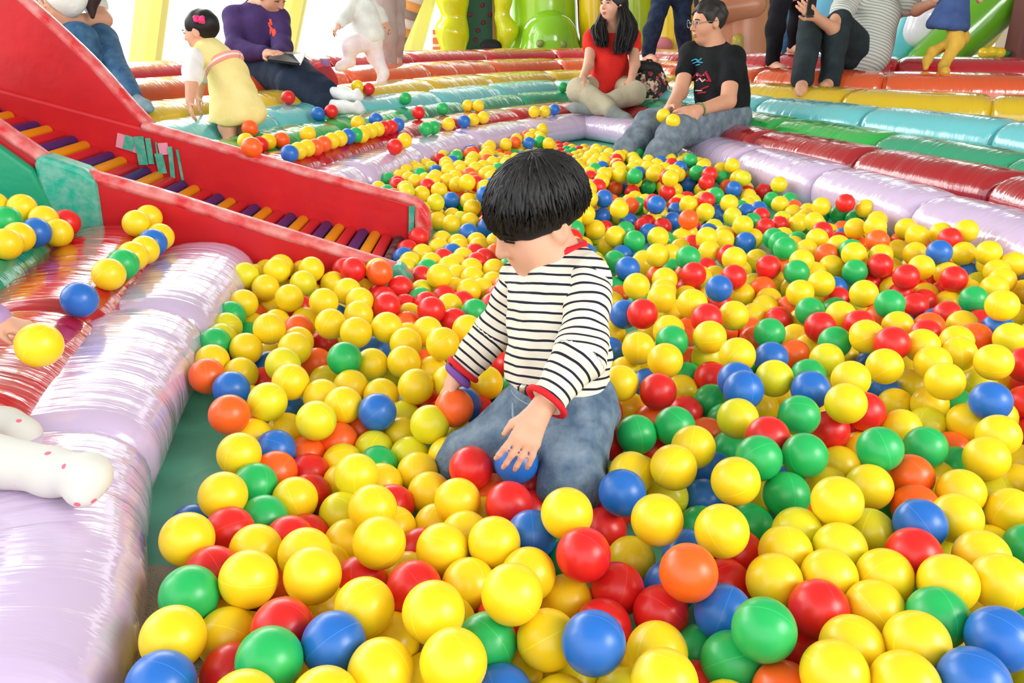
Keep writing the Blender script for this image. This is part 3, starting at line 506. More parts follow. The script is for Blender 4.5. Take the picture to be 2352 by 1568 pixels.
804,306,72Y 1556,1223,119Y 726,537,111G 1627,1912,96G 1503,847,101Y 1577,1501,40B -405,1570,40Y 645,1565,40O 1200,1572,40Y 1280,1577,40R 1361,1569,40R 
510,1533,40Y 1158,1500,40Y 1238,1502,40Y 1317,1502,40Y 1401,1499,40R 1481,1496,40Y 1575,1355,40R 1121,1430,40Y 1201,1431,40R 1280,1432,40G 
1360,1430,40R 1440,1429,40Y 1530,1433,40Y 1072,1368,40Y 1163,1362,40G 1242,1362,40Y 1323,1360,40B 1406,1357,40Y 1489,1364,40Y -179,320,96L 570,317,96O 
-471,319,102Y 838,748,108Y 1646,2317,108L -511,1286,40R 1031,1300,40B 1123,1293,40Y 1203,1293,40Y 1282,1292,40Y 1364,1290,40O 1451,1291,40Y 
1532,1288,40Y 1014,1223,40Y 1093,1220,40Y 1171,1220,40Y 1250,1220,40R 1329,1218,40Y 1408,1221,40Y 1488,1220,40G 1567,1216,40B 1368,1149,40R 
1447,1151,40G 1528,1147,40Y -473,1213,40G 752,1220,40Y 941,1197,40Y 880,1143,40L 962,1123,40Y 1038,1146,40Y 1123,1146,40G 1202,1146,40L 1288,1150,40R 
1292,1768,112L 1073,1170,108G -25,530,109Y 186,596,108B 1463,1113,108Y -31,625,107R 1623,1624,103Y 563,396,108R 1313,1545,107O -202,618,107Y 
-338,616,109O 1604,1462,104Y 730,337,110Y 1569,1832,103Y 922,1030,109B 1038,923,102Y 788,924,111Y 1227,311,96Y 987,1166,102R 1121,1101,107Y 
584,475,110Y 179,449,109Y 1198,1626,109Y 1270,1673,109Y 1162,1077,40Y 1248,1081,40B 1327,1080,40Y 1408,1080,40O 1487,1079,40G -508,1142,40Y 
11,1072,40R 429,1078,40Y 906,1067,40B 1006,1057,40O 1082,1078,40B 1042,989,40R 1120,1008,40Y 1208,1013,40L 1288,1011,40Y 1368,1011,40Y 1447,1010,40R 
1528,1010,40O -473,1071,40Y -3,995,40Y 474,1013,40Y 782,1003,40B 866,1000,40Y 950,1001,40Y 837,991,114L -218,413,107Y 1445,1922,111R 1235,1458,107Y 
1600,1548,114O 568,570,117Y 1324,1412,109R -299,310,112R 909,933,40Y 989,930,40O 1092,927,40G 1169,944,40R 1248,943,40R 1327,930,40Y 1407,940,40Y 
1488,942,40R 1454,870,40R 324,955,40Y 824,932,40G 787,862,40Y 869,865,40B 952,860,40Y 1039,868,40Y 1119,855,40Y 1197,870,40Y 1276,866,40R 1371,864,40B 
1163,788,40Y 1242,795,40B 1337,792,40Y 1417,799,40L 1498,796,40Y -185,831,40Y 536,661,115Y 83,471,111Y 179,677,116Y 81,540,151R 871,339,102Y 
1484,1428,107Y 302,303,63R 401,317,88Y 1071,1267,101B 1532,1749,109Y -88,300,89R 221,313,82Y 790,627,103Y -100,674,109Y 706,619,112B 1474,1533,111Y 
1169,1536,111L 252,484,116Y 1607,2048,109Y 1585,1380,115L 24,308,91Y 624,631,109O 1158,1312,109B 247,628,148Y 1551,1669,113Y -268,502,106Y 
1554,1929,124Y 459,403,108R 1394,1539,109Y 1631,2397,118Y 1352,1825,112G -255,792,40R 423,789,40Y 516,794,40G 742,797,40Y 827,793,40R 907,795,40Y 
998,794,40G 1077,787,40R 872,723,40Y 952,729,40Y 1031,722,40G 1121,721,40R 1201,719,40B 1281,720,40Y 1360,716,40O 1439,723,40Y 215,724,40Y 306,716,40Y 
385,719,40Y 469,720,40B 551,722,40Y 629,736,40Y 708,725,40R 793,722,40Y 1411,649,40G -353,731,40R -275,716,40L -194,729,40L -116,714,40Y -29,722,40Y 
56,718,40Y 136,723,40Y 383,3730,107Y -380,488,99Y 369,681,110O 1513,1330,108R 380,402,129G 455,543,109Y 1292,1247,106O 1485,1837,107G 351,563,108R 
1653,2161,111Y 838,833,109Y 748,656,40R 832,651,40L 912,650,40Y 997,650,40O 1076,656,40Y 1159,652,40Y 1239,649,40L 1318,649,40Y 99,651,40Y 178,654,40Y 
258,653,40R 348,649,40Y 427,651,40R 509,652,40Y 589,653,40G 669,653,40Y 1282,578,40Y 1365,583,40Y -385,656,40G -306,642,40Y -228,652,40Y -148,644,40Y 
-68,651,40L 11,653,40R 629,584,40Y 714,584,40Y 794,578,40O 874,581,40Y 954,580,40Y 1039,582,40L 1119,583,40G 1200,579,40G 1363,1642,109Y 
1255,1321,109R 1387,2016,110O -28,376,109Y 909,1111,108Y 1381,1343,115Y 766,444,116G -431,405,103G 1049,1368,117Y 1416,591,101Y 1474,1694,111Y 
1425,1769,115Y -104,562,118R 756,753,106Y 1453,2093,108Y 1354,1914,103R 1534,2084,109Y 1411,1266,106Y 453,660,115R 1527,1593,125Y -106,479,107Y 
-184,514,110L 918,415,104O 1434,1609,128L 91,333,134Y -24,582,40Y 55,585,40Y 145,581,40Y 225,578,40O 304,583,40G 389,581,40O 468,583,40O 548,583,40B 
1079,514,40Y 1159,512,40Y 1244,508,40Y 1326,512,40Y -358,580,40B -264,575,40Y -185,573,40Y -103,578,40Y 428,512,40Y 508,514,40Y 591,513,40Y 
673,512,40Y 753,511,40Y 834,509,40L 913,511,40Y 997,512,40Y -221,504,40Y -140,507,40B -61,508,40Y 19,514,40Y 103,509,40O 182,511,40G 268,505,40Y 
347,513,40R 509,476,137Y 1051,1036,104L 1352,1722,137Y 228,382,138Y -141,401,126O 874,907,108Y 1209,1102,107Y 972,321,100Y 876,629,108Y 966,1258,93L 
45,661,119Y 0,453,130Y 1511,2207,128Y 837,557,107Y 278,306,139Y 735,855,101Y 428,474,138G 1488,1023,109R 486,313,118Y -316,429,113L 1547,1085,93Y 
747,3126,40Y 1504,2001,117Y 1318,1124,110Y 1148,1457,110R 792,441,40Y 877,440,40Y 957,443,40Y 1036,443,40L 1116,443,40G 1198,442,40L 1279,437,40R 
-312,512,40Y 139,437,40O 219,439,40G 305,434,40B 386,444,40Y 470,444,40R 554,443,40Y 633,440,40Y 713,442,40G -503,440,40B -424,457,40B -346,440,40R 
-267,439,40R -180,436,40R -100,432,40Y -21,440,40Y 59,442,40Y 754,368,40Y 833,373,40Y 913,367,40R 992,371,40L 1077,374,40Y 1162,371,40Y 1242,366,40B 
1325,370,40R 95,369,40Y 176,364,40R 261,368,40Y 346,365,40Y 427,375,40Y 512,376,40B 595,369,40G 675,372,40Y 1286,300,40O -466,370,40L -386,372,40Y 
-305,370,40O -222,369,40Y -143,364,40O -64,358,40Y 15,368,40R -267,300,40Y 471,308,40O 1044,301,40Y 1125,301,40R 1060,2123,46B 1325,3503,94Y 
-580,2518,40Y -516,402,110R 1138,1222,113R 180,523,140Y 172,322,145B 646,552,111Y 1476,1191,114Y 1200,1386,107L 1277,1904,70Y """
N_SINGLE = 300

# ------------------------------------------------------------------ balls
def ball_mat(name, rgb):
    m = bpy.data.materials.new(name); m.use_nodes = True; nt = m.node_tree; N = nt.nodes; L = nt.links; p = N['Principled BSDF']
    c = lin(rgb); p.inputs['Roughness'].default_value = 0.32; p.inputs['Specular IOR Level'].default_value = 0.5
    p.inputs['Subsurface Weight'].default_value = 0.15; p.inputs['Subsurface Radius'].default_value = (.02, .02, .02); p.inputs['Subsurface Scale'].default_value = 0.5
    at_ = N.new('ShaderNodeAttribute'); at_.attribute_name = 'seam'
    ab = N.new('ShaderNodeMath'); ab.operation = 'ABSOLUTE'; L.new(at_.outputs['Fac'], ab.inputs[0])
    lt = N.new('ShaderNodeMath'); lt.operation = 'LESS_THAN'; lt.inputs[1].default_value = 0.011; L.new(ab.outputs[0], lt.inputs[0])
    mx = N.new('ShaderNodeMix'); mx.data_type = 'RGBA'; mx.inputs[6].default_value = (*c, 1); mx.inputs[7].default_value = (*[min(1, x * 1.25 + .04) for x in c], 1)
    L.new(lt.outputs[0], mx.inputs[0]); L.new(mx.outputs[2], p.inputs['Base Color'])
    MATS[name] = m; return m
BC = {'Y': ('yellow', (249, 214, 30)), 'L': ('lemon yellow', (226, 218, 36)), 'R': ('red', (230, 38, 36)), 'O': ('orange', (250, 102, 32)), 'B': ('blue', (38, 110, 198)), 'G': ('green', (38, 182, 94))}
BM = {k: ball_mat('ball_' + v[0].replace(' ', '_'), v[1]) for k, v in BC.items()}
def ico(sub):
    bm = bmesh.new(); bmesh.ops.create_icosphere(bm, subdivisions=sub, radius=1.0); bm.verts.ensure_lookup_table()
    V = np.array([v.co[:] for v in bm.verts]); Fc = np.array([[v.index for v in f.verts] for f in bm.faces]); bm.free(); return V, Fc
IV, IF = ico(4)
BMESH = {}
for k in BC:
    me = bpy.data.meshes.new('ball_' + BC[k][0].replace(' ', '_')); me.from_pydata((IV * .04).tolist(), [], IF.tolist()); me.polygons.foreach_set('use_smooth', [True] * len(IF))
    a = me.attributes.new('seam', 'FLOAT', 'POINT'); a.data.foreach_set('value', IV[:, 2].astype(np.float32)); me.materials.append(BM[k]); BMESH[k] = me
def ball(c, p, label, group):
    o = bpy.data.objects.new('play_ball', BMESH[c]); o.location = p
    o.rotation_euler = (random.uniform(0, 6.3), random.uniform(0, 6.3), random.uniform(0, 6.3))
    link(o); return tag(o, label, 'ball', group)
data = BALLS.split()
allb = [(d[-1], int(d[:-1].split(',')[0]) / 1000, int(d[:-1].split(',')[1]) / 1000, int(d[:-1].split(',')[2]) / 1000) for d in data]
near = allb[:N_SINGLE]; rest = allb[N_SINGLE:]
ORD = ['first', 'second', 'third', 'fourth', 'fifth', 'sixth', 'seventh', 'eighth', 'ninth', 'tenth', 'eleventh', 'twelfth', 'thirteenth', 'fourteenth', 'fifteenth', 'sixteenth', 'seventeenth', 'eighteenth', 'nineteenth', 'twentieth']
def pix(p):
    q = Vector(p) - Vector((0, 0, CAM_H)); c, s = math.cos(PITCH), math.sin(PITCH)
    t = q.y * c - q.z * s; return 1176 + F_PX * q.x / t, 784 - F_PX * (q.y * s + q.z * c) / t
bands = [1440, 1340, 1250, 1170, 1090, 1020, 950, 890, 830, 780, 730, 690, 650, 610, 570, 530, 490, 0]
groups = {}
for b in near:
    u, v = pix(b[1:]); k = next(i for i, q in enumerate(bands) if v >= q); groups.setdefault((k, b[0]), []).append((u, b))
for (k, c), lst in groups.items():
    lst.sort(key=lambda q: q[0]); nm = BC[c][0]
    for i, (u, b) in enumerate(lst):
        if len(lst) == 1: lab = 'the only %s ball fully visible in the %s row of balls from the front' % (nm, ORD[k])
        else: lab = '%s plastic ball, %s of its colour from the left, in the %s row from the front' % (nm, ORD[min(i, 19)], ORD[k])
        if len(lab.split()) > 16: lab = '%s ball, %s of its colour from left, %s row from the front' % (nm, ORD[min(i, 19)], ORD[k])
        ball(c, b[1:], lab, 'plastic balls filling the pit')
# all the other balls of the pit in one object
V2, F2 = ico(3); V1, F1 = ico(2)
Vs = []; Fs = []; Sm = []; Mi = []; base_i = 0
order = list(BC)
for b in rest:
    big = (b[2] < 3.2); V, Fc = (V2, F2) if big else (V1, F1)
    q = Matrix.Rotation(random.uniform(0, 6.3), 3, Vector((random.gauss(0, 1), random.gauss(0, 1), random.gauss(0, 1))).normalized())
    ax = np.array(q[2]); Vs.append(V * .0402 + np.array(b[1:])); Sm.append(V @ ax); Fs.append(Fc + base_i); Mi.append(np.full(len(Fc), order.index(b[0]))); base_i += len(V)
Vs = np.vstack(Vs); Fs = np.vstack(Fs)
me = bpy.data.meshes.new('ball_heap'); me.from_pydata(Vs.tolist(), [], Fs.tolist()); me.polygons.foreach_set('use_smooth', [True] * len(Fs))
a = me.attributes.new('seam', 'FLOAT', 'POINT'); a.data.foreach_set('value', np.concatenate(Sm).astype(np.float32))
for c in order: me.materials.append(BM[c])
me.polygons.foreach_set('material_index', np.concatenate(Mi).astype(np.int32))
heap = link(bpy.data.objects.new('ball_heap', me)); tag(heap, 'heap of small coloured plastic balls filling the rest of the pit', 'balls', kind='stuff')

# ------------------------------------------------------------------ smooth body modelling: blended tapered limbs -> one continuous surface
class Form:
    def __init__(s): s.p = []
    def cone(s, a, b, ra, rb, k=0.02, sub=False): s.p.append(('c', np.array(a, np.float32), np.array(b, np.float32), ra, rb, k, sub)); return s
    def ell(s, c, r, R=None, k=0.02, sub=False): s.p.append(('e', np.array(c, np.float32), np.array(r, np.float32), None if R is None else np.array(R, np.float32), None, k, sub)); return s
    def chain(s, pts, rads, k=0.02):
        for i in range(len(pts) - 1): s.cone(pts[i], pts[i + 1], rads[i], rads[i + 1], k)
        return s
    def cut(s, point, normal, k=0.004): s.p.append(('h', np.array(point, np.float32), np.array(normal, np.float32), None, None, k, True)); return s   # removes the side the normal points to
    def noise(s, amp, freq, seed=0): s.p.append(('n', amp, freq, seed, None, 0, False)); return s
    def grid(s, h):
        lo = np.full(3, 1e9); hi = np.full(3, -1e9)
        for q in s.p:
            if q[6] or q[0] in 'nh': continue
            if q[0] == 'c':
                for c, r in ((q[1], q[3]), (q[2], q[4])): lo = np.minimum(lo, c - r); hi = np.maximum(hi, c + r)
            else:
                r = q[2].max(); lo = np.minimum(lo, q[1] - r); hi = np.maximum(hi, q[1] + r)
        lo -= 3 * h; hi += 3 * h; n = np.ceil((hi - lo) / h).astype(int) + 1
        f = np.full(n, 0.1, np.float32); ax = [(lo[i] + h * np.arange(n[i])).astype(np.float32) for i in range(3)]
        for q in s.p:
            k = max(q[5], 1e-4)
            if q[0] == 'n':
                rr = np.random.default_rng(q[3]); acc = 0
                for j in range(5):
                    d = rr.normal(size=3); d /= np.linalg.norm(d); fr = q[2] * rr.uniform(.6, 1.7); ph = rr.uniform(0, 6.28)
                    acc = acc + np.sin((ax[0][:, None, None] * d[0] + ax[1][None, :, None] * d[1] + ax[2][None, None, :] * d[2]) * fr + ph)
                f += (q[1] * acc / 2.2).astype(np.float32); continue
            if q[0] == 'h':
                d = -((ax[0][:, None, None] - q[1][0]) * q[2][0] + (ax[1][None, :, None] - q[1][1]) * q[2][1] + (ax[2][None, None, :] - q[1][2]) * q[2][2])
                d = -d; b = f; hh = np.clip(k - np.abs(b - d), 0, None) / k; f = np.maximum(b, d) + hh * hh * k / 4; f = f.astype(np.float32); continue
            if q[0] == 'c': blo = np.minimum(q[1] - q[3], q[2] - q[4]); bhi = np.maximum(q[1] + q[3], q[2] + q[4])
            else: r = q[2].max(); blo = q[1] - r; bhi = q[1] + r
            pad = k + 2.5 * h; i0 = np.clip(((blo - pad - lo) / h).astype(int), 0, n); i1 = np.clip(((bhi + pad - lo) / h).astype(int) + 2, 0, n)
            sl = tuple(slice(a, b) for a, b in zip(i0, i1)); X = ax[0][sl[0]][:, None, None]; Y = ax[1][sl[1]][None, :, None]; Z = ax[2][sl[2]][None, None, :]
            if q[0] == 'c':
                ab = q[2] - q[1]; l2 = float(ab @ ab) + 1e-12
                t = np.clip(((X - q[1][0]) * ab[0] + (Y - q[1][1]) * ab[1] + (Z - q[1][2]) * ab[2]) / l2, 0, 1)
                d = np.sqrt((X - q[1][0] - t * ab[0]) ** 2 + (Y - q[1][1] - t * ab[1]) ** 2 + (Z - q[1][2] - t * ab[2]) ** 2) - (q[3] + (q[4] - q[3]) * t)
            else:
                x, y, z = X - q[1][0], Y - q[1][1], Z - q[1][2]; R = q[3]
                if R is not None: x, y, z = (R[0, 0] * x + R[0, 1] * y + R[0, 2] * z), (R[1, 0] * x + R[1, 1] * y + R[1, 2] * z), (R[2, 0] * x + R[2, 1] * y + R[2, 2] * z)
                r = q[2]; k0 = np.sqrt((x / r[0]) ** 2 + (y / r[1]) ** 2 + (z / r[2]) ** 2); k1 = np.sqrt((x / r[0] ** 2) ** 2 + (y / r[1] ** 2) ** 2 + (z / r[2] ** 2) ** 2) + 1e-9
                d = k0 * (k0 - 1) / k1
            b = f[sl]
            if q[6]: d = -d; hh = np.clip(k - np.abs(b - d), 0, None) / k; f[sl] = np.maximum(b, d) + hh * hh * k / 4
            else: hh = np.clip(k - np.abs(b - d), 0, None) / k; f[sl] = np.minimum(b, d) - hh * hh * k / 4
        f[0] = f[-1] = 0.1; f[:, 0] = f[:, -1] = 0.1; f[:, :, 0] = f[:, :, -1] = 0.1
        return f, lo
    def surface(s, h):
        f, lo = s.grid(h); sg = f < 0
        nx, ny, nz = f.shape; c = np.zeros((nx - 1, ny - 1, nz - 1), np.uint8)
        for dx in (0, 1):
            for dy in (0, 1):
                for dz in (0, 1): c += sg[dx:nx - 1 + dx, dy:ny - 1 + dy, dz:nz - 1 + dz]
        act = np.argwhere((c > 0) & (c < 8)); idx = np.full(c.shape, -1, np.int64); idx[tuple(act.T)] = np.arange(len(act))
        acc = np.zeros((len(act), 3)); cnt = np.zeros(len(act)); cor = [(i, j, k) for i in (0, 1) for j in (0, 1) for k in (0, 1)]
        val = {q: f[act[:, 0] + q[0], act[:, 1] + q[1], act[:, 2] + q[2]] for q in cor}
        for q in cor:
            for a in range(3):
                if q[a] == 0:
                    r = list(q); r[a] = 1; r = tuple(r); v0, v1 = val[q], val[r]; m = (v0 < 0) != (v1 < 0)
                    t = np.where(m, v0 / np.where(m, v0 - v1, 1), 0); p = np.tile(np.array(q, float), (len(act), 1)); p[:, a] = t
                    acc[m] += p[m]; cnt[m] += 1
        V = (act + acc / cnt[:, None]) * h + lo
        Q = []
        for a in range(3):
            b, d = (a + 1) % 3, (a + 2) % 3
            s0 = [slice(None)] * 3; s1 = [slice(None)] * 3; s0[a] = slice(0, -1); s1[a] = slice(1, None)
            e = np.argwhere(sg[tuple(s0)] != sg[tuple(s1)])
            e = e[(e[:, b] > 0) & (e[:, d] > 0) & (e[:, b] < f.shape[b] - 1) & (e[:, d] < f.shape[d] - 1)]
            ins = sg[tuple(e.T)]
            def cid(ob, od):
                w = e.copy(); w[:, b] -= ob; w[:, d] -= od; return idx[tuple(w.T)]
            q = np.stack([cid(1, 1), cid(0, 1), cid(0, 0), cid(1, 0)], 1); q[~ins] = q[~ins][:, ::-1]; Q.append(q)
        return V, np.vstack(Q)
    def build(s, name, m, parent, h, attr=None, smooth_it=1):
        V, Q = s.surface(h)
        E = np.vstack([Q[:, [0, 1]], Q[:, [1, 2]], Q[:, [2, 3]], Q[:, [3, 0]]])
        for _ in range(smooth_it):
            a = np.zeros_like(V); n = np.zeros(len(V)); np.add.at(a, E[:, 0], V[E[:, 1]]); np.add.at(n, E[:, 0], 1)
            np.add.at(a, E[:, 1], V[E[:, 0]]); np.add.at(n, E[:, 1], 1); V = V * 0.5 + 0.5 * a / np.maximum(n, 1)[:, None]
        W = V.copy(); p = parent
        while p is not None: W -= np.array(p.matrix_basis.translation); p = p.parent
        me = bpy.data.meshes.new(name); me.vertices.add(len(W)); me.vertices.foreach_set('co', W.astype(np.float32).ravel())
        me.loops.add(len(Q) * 4); me.loops.foreach_set('vertex_index', Q.astype(np.int32).ravel()); me.polygons.add(len(Q)); me.polygons.foreach_set('loop_start', np.arange(0, len(Q) * 4, 4, dtype=np.int32))
        me.polygons.foreach_set('use_smooth', np.ones(len(Q), bool)); me.update(calc_edges=True); me.validate()
        me.materials.append(m)
        if attr is not None:
            at_ = me.attributes.new('along', 'FLOAT', 'POINT'); at_.data.foreach_set('value', attr(V).astype(np.float32))
        return link(bpy.data.objects.new(name, me), parent)
def unit(v): v = np.array(v, float); return v / np.linalg.norm(v)
def frame_of(fwd, up):
    f = unit(fwd); r = unit(np.cross(f, up)); u = np.cross(r, f); return np.stack([r, f, u])      # rows: right, forward, up
def hand(B, wrist, fwd, palm, L, curl=(20, 25, 25), side=1, r=None, spread=0.05, thumb=(0.55, 0.75, 0.25), curls=None):
    """palm and five fingers; palm = direction the palm faces, side = +1 when the thumb is on the fwd x palm side"""
    wrist = np.array(wrist, float); f = unit(fwd); pn = unit(np.array(palm) - np.dot(palm, f) * f); sd = np.cross(f, pn) * side; r = r or L * 0.052
    B.cone(wrist, wrist + f * L * .2, L * .145, L * .15, L * .08)
    for i in range(4):
        o = (1.5 - i); kn = wrist + f * L * (.50 - .02 * abs(o - .5)) + sd * o * L * .115
        B.cone(wrist + f * L * .1 + sd * o * L * .07, kn, r * 1.5, r * 1.35, L * .08)
        ln = (.92, 1.0, .95, .76)[i]; d = unit(f + sd * o * spread); p = kn; a = 0
        cc = curls[i] if curls else curl
        for j, (sl, cg) in enumerate(zip((.24, .16, .12), cc)):
            a += math.radians(cg); dv = d * math.cos(a) + pn * math.sin(a); q = p + dv * sl * L * ln
            B.cone(p, q, r * (1.12 - .1 * j), r * (1.02 - .12 * j), r * .5); p = q
    t0 = wrist + f * L * .14 + sd * L * .13; t1 = t0 + unit(f * thumb[0] + sd * thumb[1] + pn * thumb[2]) * L * .24; t2 = t1 + unit(f * (thumb[0] + .5) + sd * thumb[1] * .3 + pn * (thumb[2] + .2)) * L * .2
    B.cone(wrist + f * L * .1, t0, L * .09, r * 1.6, L * .08).cone(t0, t1, r * 1.6, r * 1.2, L * .05).cone(t1, t2, r * 1.2, r * .95, r * .5)
def head(B, c, fwd, up, hgt, nose=True):
    """skull, jaw, cheeks, nose, lips, ears; hgt chin to crown"""
    R = frame_of(fwd, up); s = hgt / 0.22; P = lambda x, y, z: np.array(c) + s * (R[0] * x + R[1] * y + R[2] * z)
    B.ell(P(0, -.012, .030), np.array((.074, .092, .082)) * s, R, .01)
    B.ell(P(0, .030, -.035), np.array((.057, .058, .068)) * s, R, .05 * s)
    B.ell(P(0, .052, -.082), np.array((.026, .024, .022)) * s, R, .03 * s)
    for q in (-1, 1):
        B.ell(P(.036 * q, .055, -.025), np.array((.024, .02, .024)) * s, R, .03 * s)
        B.ell(P(.033 * q, .092, .012), np.array((.017, .012, .010)) * s, R, .012 * s, sub=True)
        B.ell(P(.078 * q, -.006, -.004), np.array((.010, .020, .032)) * s, R, .008 * s)
        B.ell(P(.088 * q, -.002, -.002), np.array((.006, .010, .018)) * s, R, .006 * s, sub=True)
        B.ell(P(.032 * q, .074, .008), np.array((.014, .012, .012)) * s, R, .004 * s)
    B.cone(P(0, .084, .016), P(0, .104, -.018), .0085 * s, .0125 * s, .012 * s)
    for q in (-1, 1): B.ell(P(.010 * q, .095, -.022), np.array((.008, .008, .006)) * s, R, .006 * s)
    B.ell(P(0, .086, -.050), np.array((.022, .010, .0055)) * s, R, .007 * s); B.ell(P(0, .083, -.060), np.array((.019, .010, .006)) * s, R, .005 * s)
    return P, R, s
def face_marks(root, P, R, s, lips=(190, 92, 88), brow=(30, 24, 24), closed=False):
    m_eye = mat('eye_white', (236, 232, 228), .2, .5); m_ir = mat('eye_dark', (26, 18, 16), .15, .6); m_br = mat('brow_dark_%d' % brow[0], brow, .8, .2); m_l = mat('lips_%d' % lips[0], lips, .4, .4)
    for q in (-1, 1):
        if not closed:
            e = Form().ell(P(.033 * q, .0815, .009), np.array((.0125, .006, .0055)) * s, R, .002).build('eye', m_eye, root, .0022 * s, None, 0)
            Form().ell(P(.033 * q, .0868, .009), np.array((.0058, .0025, .0055)) * s, R, .001).build('iris', m_ir, e, .0016 * s, None, 0)
        tube('eyelid', [P(.019 * q, .0885, .009), P(.027 * q, .091, .0150), P(.038 * q, .089, .0152), P(.048 * q, .080, .010)], .0022 * s, m_br, root, 6)
        tube('eyebrow', [P(.017 * q, .0925, .026), P(.030 * q, .0935, .031), P(.044 * q, .086, .029), P(.052 * q, .077, .024)], [.0022 * s, .0034 * s, .003 * s, .0012 * s], m_br, root, 6)
    Form().ell(P(0, .0895, -.0505), np.array((.021, .008, .0042)) * s, R, .003).ell(P(0, .0870, -.0600), np.array((.018, .0085, .0052)) * s, R, .003).build('lips', m_l, root, .002 * s, None, 0)
def hair_mat(name, rgb):
    if name in MATS: return MATS[name]
    m = bpy.data.materials.new(name); m.use_nodes = True; N = m.node_tree.nodes; L = m.node_tree.links; p = N['Principled BSDF']
    p.inputs['Base Color'].default_value = (*lin(rgb), 1); p.inputs['Roughness'].default_value = .55; p.inputs['Specular IOR Level'].default_value = .35
    p.inputs['Anisotropic'].default_value = .6
    MATS[name] = m; return m
def locks(name, paths, m, parent, r=.004, n=5, flat=.5):
    """many tapering locks of hair joined into one part"""
    parts = []
    for pts in paths:
        k = len(pts); rad = [r * (0.55 + .6 * math.sin(math.pi * min(.75, i / (k - 1)))) if i < k - 1 else r * .12 for i in range(k)]
        parts.append(tube_vf(pts, rad, n, True, flat))
    V, Fc = merge(parts); W = np.array(V); p = parent
    while p is not None: W = W - np.array(p.matrix_basis.translation); p = p.parent
    return mesh_from(name, W, Fc, m, parent, rel=False)
def cap_locks(P, R, s, rad, crown, n, edge, seed=1, lift=.004, th0=.05):
    """locks combed from the crown over an ellipsoid; edge(az) -> polar angle where the lock ends"""
    rnd = random.Random(seed); out = []
    cr = np.array(crown, float)
    z = unit(cr / rad); xx = unit(np.cross(z, (0.3, 1, 0.1))); yy = np.cross(z, xx)
    for i in range(n):
        az = 2 * math.pi * (i + rnd.random()) / n; end = edge(az) * rnd.uniform(.93, 1.05); st = rnd.choice((th0, th0, .45, .8)) * rnd.uniform(.6, 1.3); pts = []
        if st > end - .3: st = th0
        sw = rnd.uniform(-.10, .10)
        for j in range(8):
            th = st + (end - st) * j / 7; a2 = az + sw * th + .25 * math.exp(-th * 2)
            d = z * math.cos(th) + (xx * math.cos(a2) + yy * math.sin(a2)) * math.sin(th)
            q = d * rad * (1 + (lift + rnd.uniform(-.002, .004)) / .09); pts.append(P(q[0], q[1] - .012, q[2] + .030))
        out.append(pts)
    return out

# ------------------------------------------------------------------ the kneeling child
def stripes_mat(name, base, line, period, duty, wob=0.0):
    if name in MATS: return MATS[name]
    m = bpy.data.materials.new(name); m.use_nodes = True; N = m.node_tree.nodes; L = m.node_tree.links; p = N['Principled BSDF']
    p.inputs['Roughness'].default_value = .85; p.inputs['Specular IOR Level'].default_value = .15
    a = N.new('ShaderNodeAttribute'); a.attribute_name = 'along'
    tc = N.new('ShaderNodeTexCoord'); n = N.new('ShaderNodeTexNoise'); n.inputs['Scale'].default_value = 14; L.new(tc.outputs['Object'], n.inputs['Vector'])
    ad = N.new('ShaderNodeMath'); ad.operation = 'MULTIPLY_ADD'; ad.inputs[1].default_value = wob; L.new(n.outputs['Fac'], ad.inputs[0]); L.new(a.outputs['Fac'], ad.inputs[2])
    dv = N.new('ShaderNodeMath'); dv.operation = 'DIVIDE'; dv.inputs[1].default_value = period; L.new(ad.outputs[0], dv.inputs[0])
    fr = N.new('ShaderNodeMath'); fr.operation = 'FRACT'; L.new(dv.outputs[0], fr.inputs[0])
    lt = N.new('ShaderNodeMath'); lt.operation = 'LESS_THAN'; lt.inputs[1].default_value = duty; L.new(fr.outputs[0], lt.inputs[0])
    mx = N.new('ShaderNodeMix'); mx.data_type = 'RGBA'; mx.inputs[6].default_value = (*lin(base), 1); mx.inputs[7].default_value = (*lin(line), 1)
    L.new(lt.outputs[0], mx.inputs[0]); L.new(mx.outputs[2], p.inputs['Base Color'])
    n2 = N.new('ShaderNodeTexNoise'); n2.inputs['Scale'].default_value = 22; n2.inputs['Detail'].default_value = 2; L.new(tc.outputs['Object'], n2.inputs['Vector'])
    b = N.new('ShaderNodeBump'); b.inputs['Strength'].default_value = .5; b.inputs['Distance'].default_value = .012; L.new(n2.outputs['Fac'], b.inputs['Height']); L.new(b.outputs[0], p.inputs['Normal'])
    MATS[name] = m; return m
def denim(name, rgb, rgb2, sc=1.0):
    if name in MATS: return MATS[name]
    m = mat(name, rgb, .85, .2, bump=.9, bscale=42 * sc, var=.5, vscale=22 * sc, rgb2=rgb2, bdist=.010)
    return m
SKIN = mat('skin_light', (222, 168, 140), .55, .35, sss=.12, var=.06, vscale=20)
SKIN2 = mat('skin_warm', (210, 154, 124), .55, .35, sss=.1, var=.06, vscale=20)
HAIR = hair_mat('hair_black', (26, 24, 24))
def along_poly(pts):
    pts = [np.array(p, float) for p in pts]
    def f(V):
        best = np.full(len(V), 1e9); val = np.zeros(len(V)); s = 0
        for a, b in zip(pts[:-1], pts[1:]):
            ab = b - a; l = np.linalg.norm(ab); t = np.clip((V - a) @ ab / (l * l), 0, 1); d = np.linalg.norm(V - a - t[:, None] * ab, axis=1)
            te = (V - a) @ ab / l; m = d < best; val[m] = s + te[m]; best[m] = d[m]; s += l
        return val
    return f
KID = thing('person', 'toddler with black hair in striped shirt and jeans kneeling among the balls', 'person', tuple(at(1270, 1120, 1.55).to_2d()) + (0,))
P3 = lambda u, v, t: np.array(at(u, v, t))
hc = P3(1236, 499, 1.572)
kf, ku = np.array((-.80, -.34, -.50)), np.array((-.34, -.22, .91))
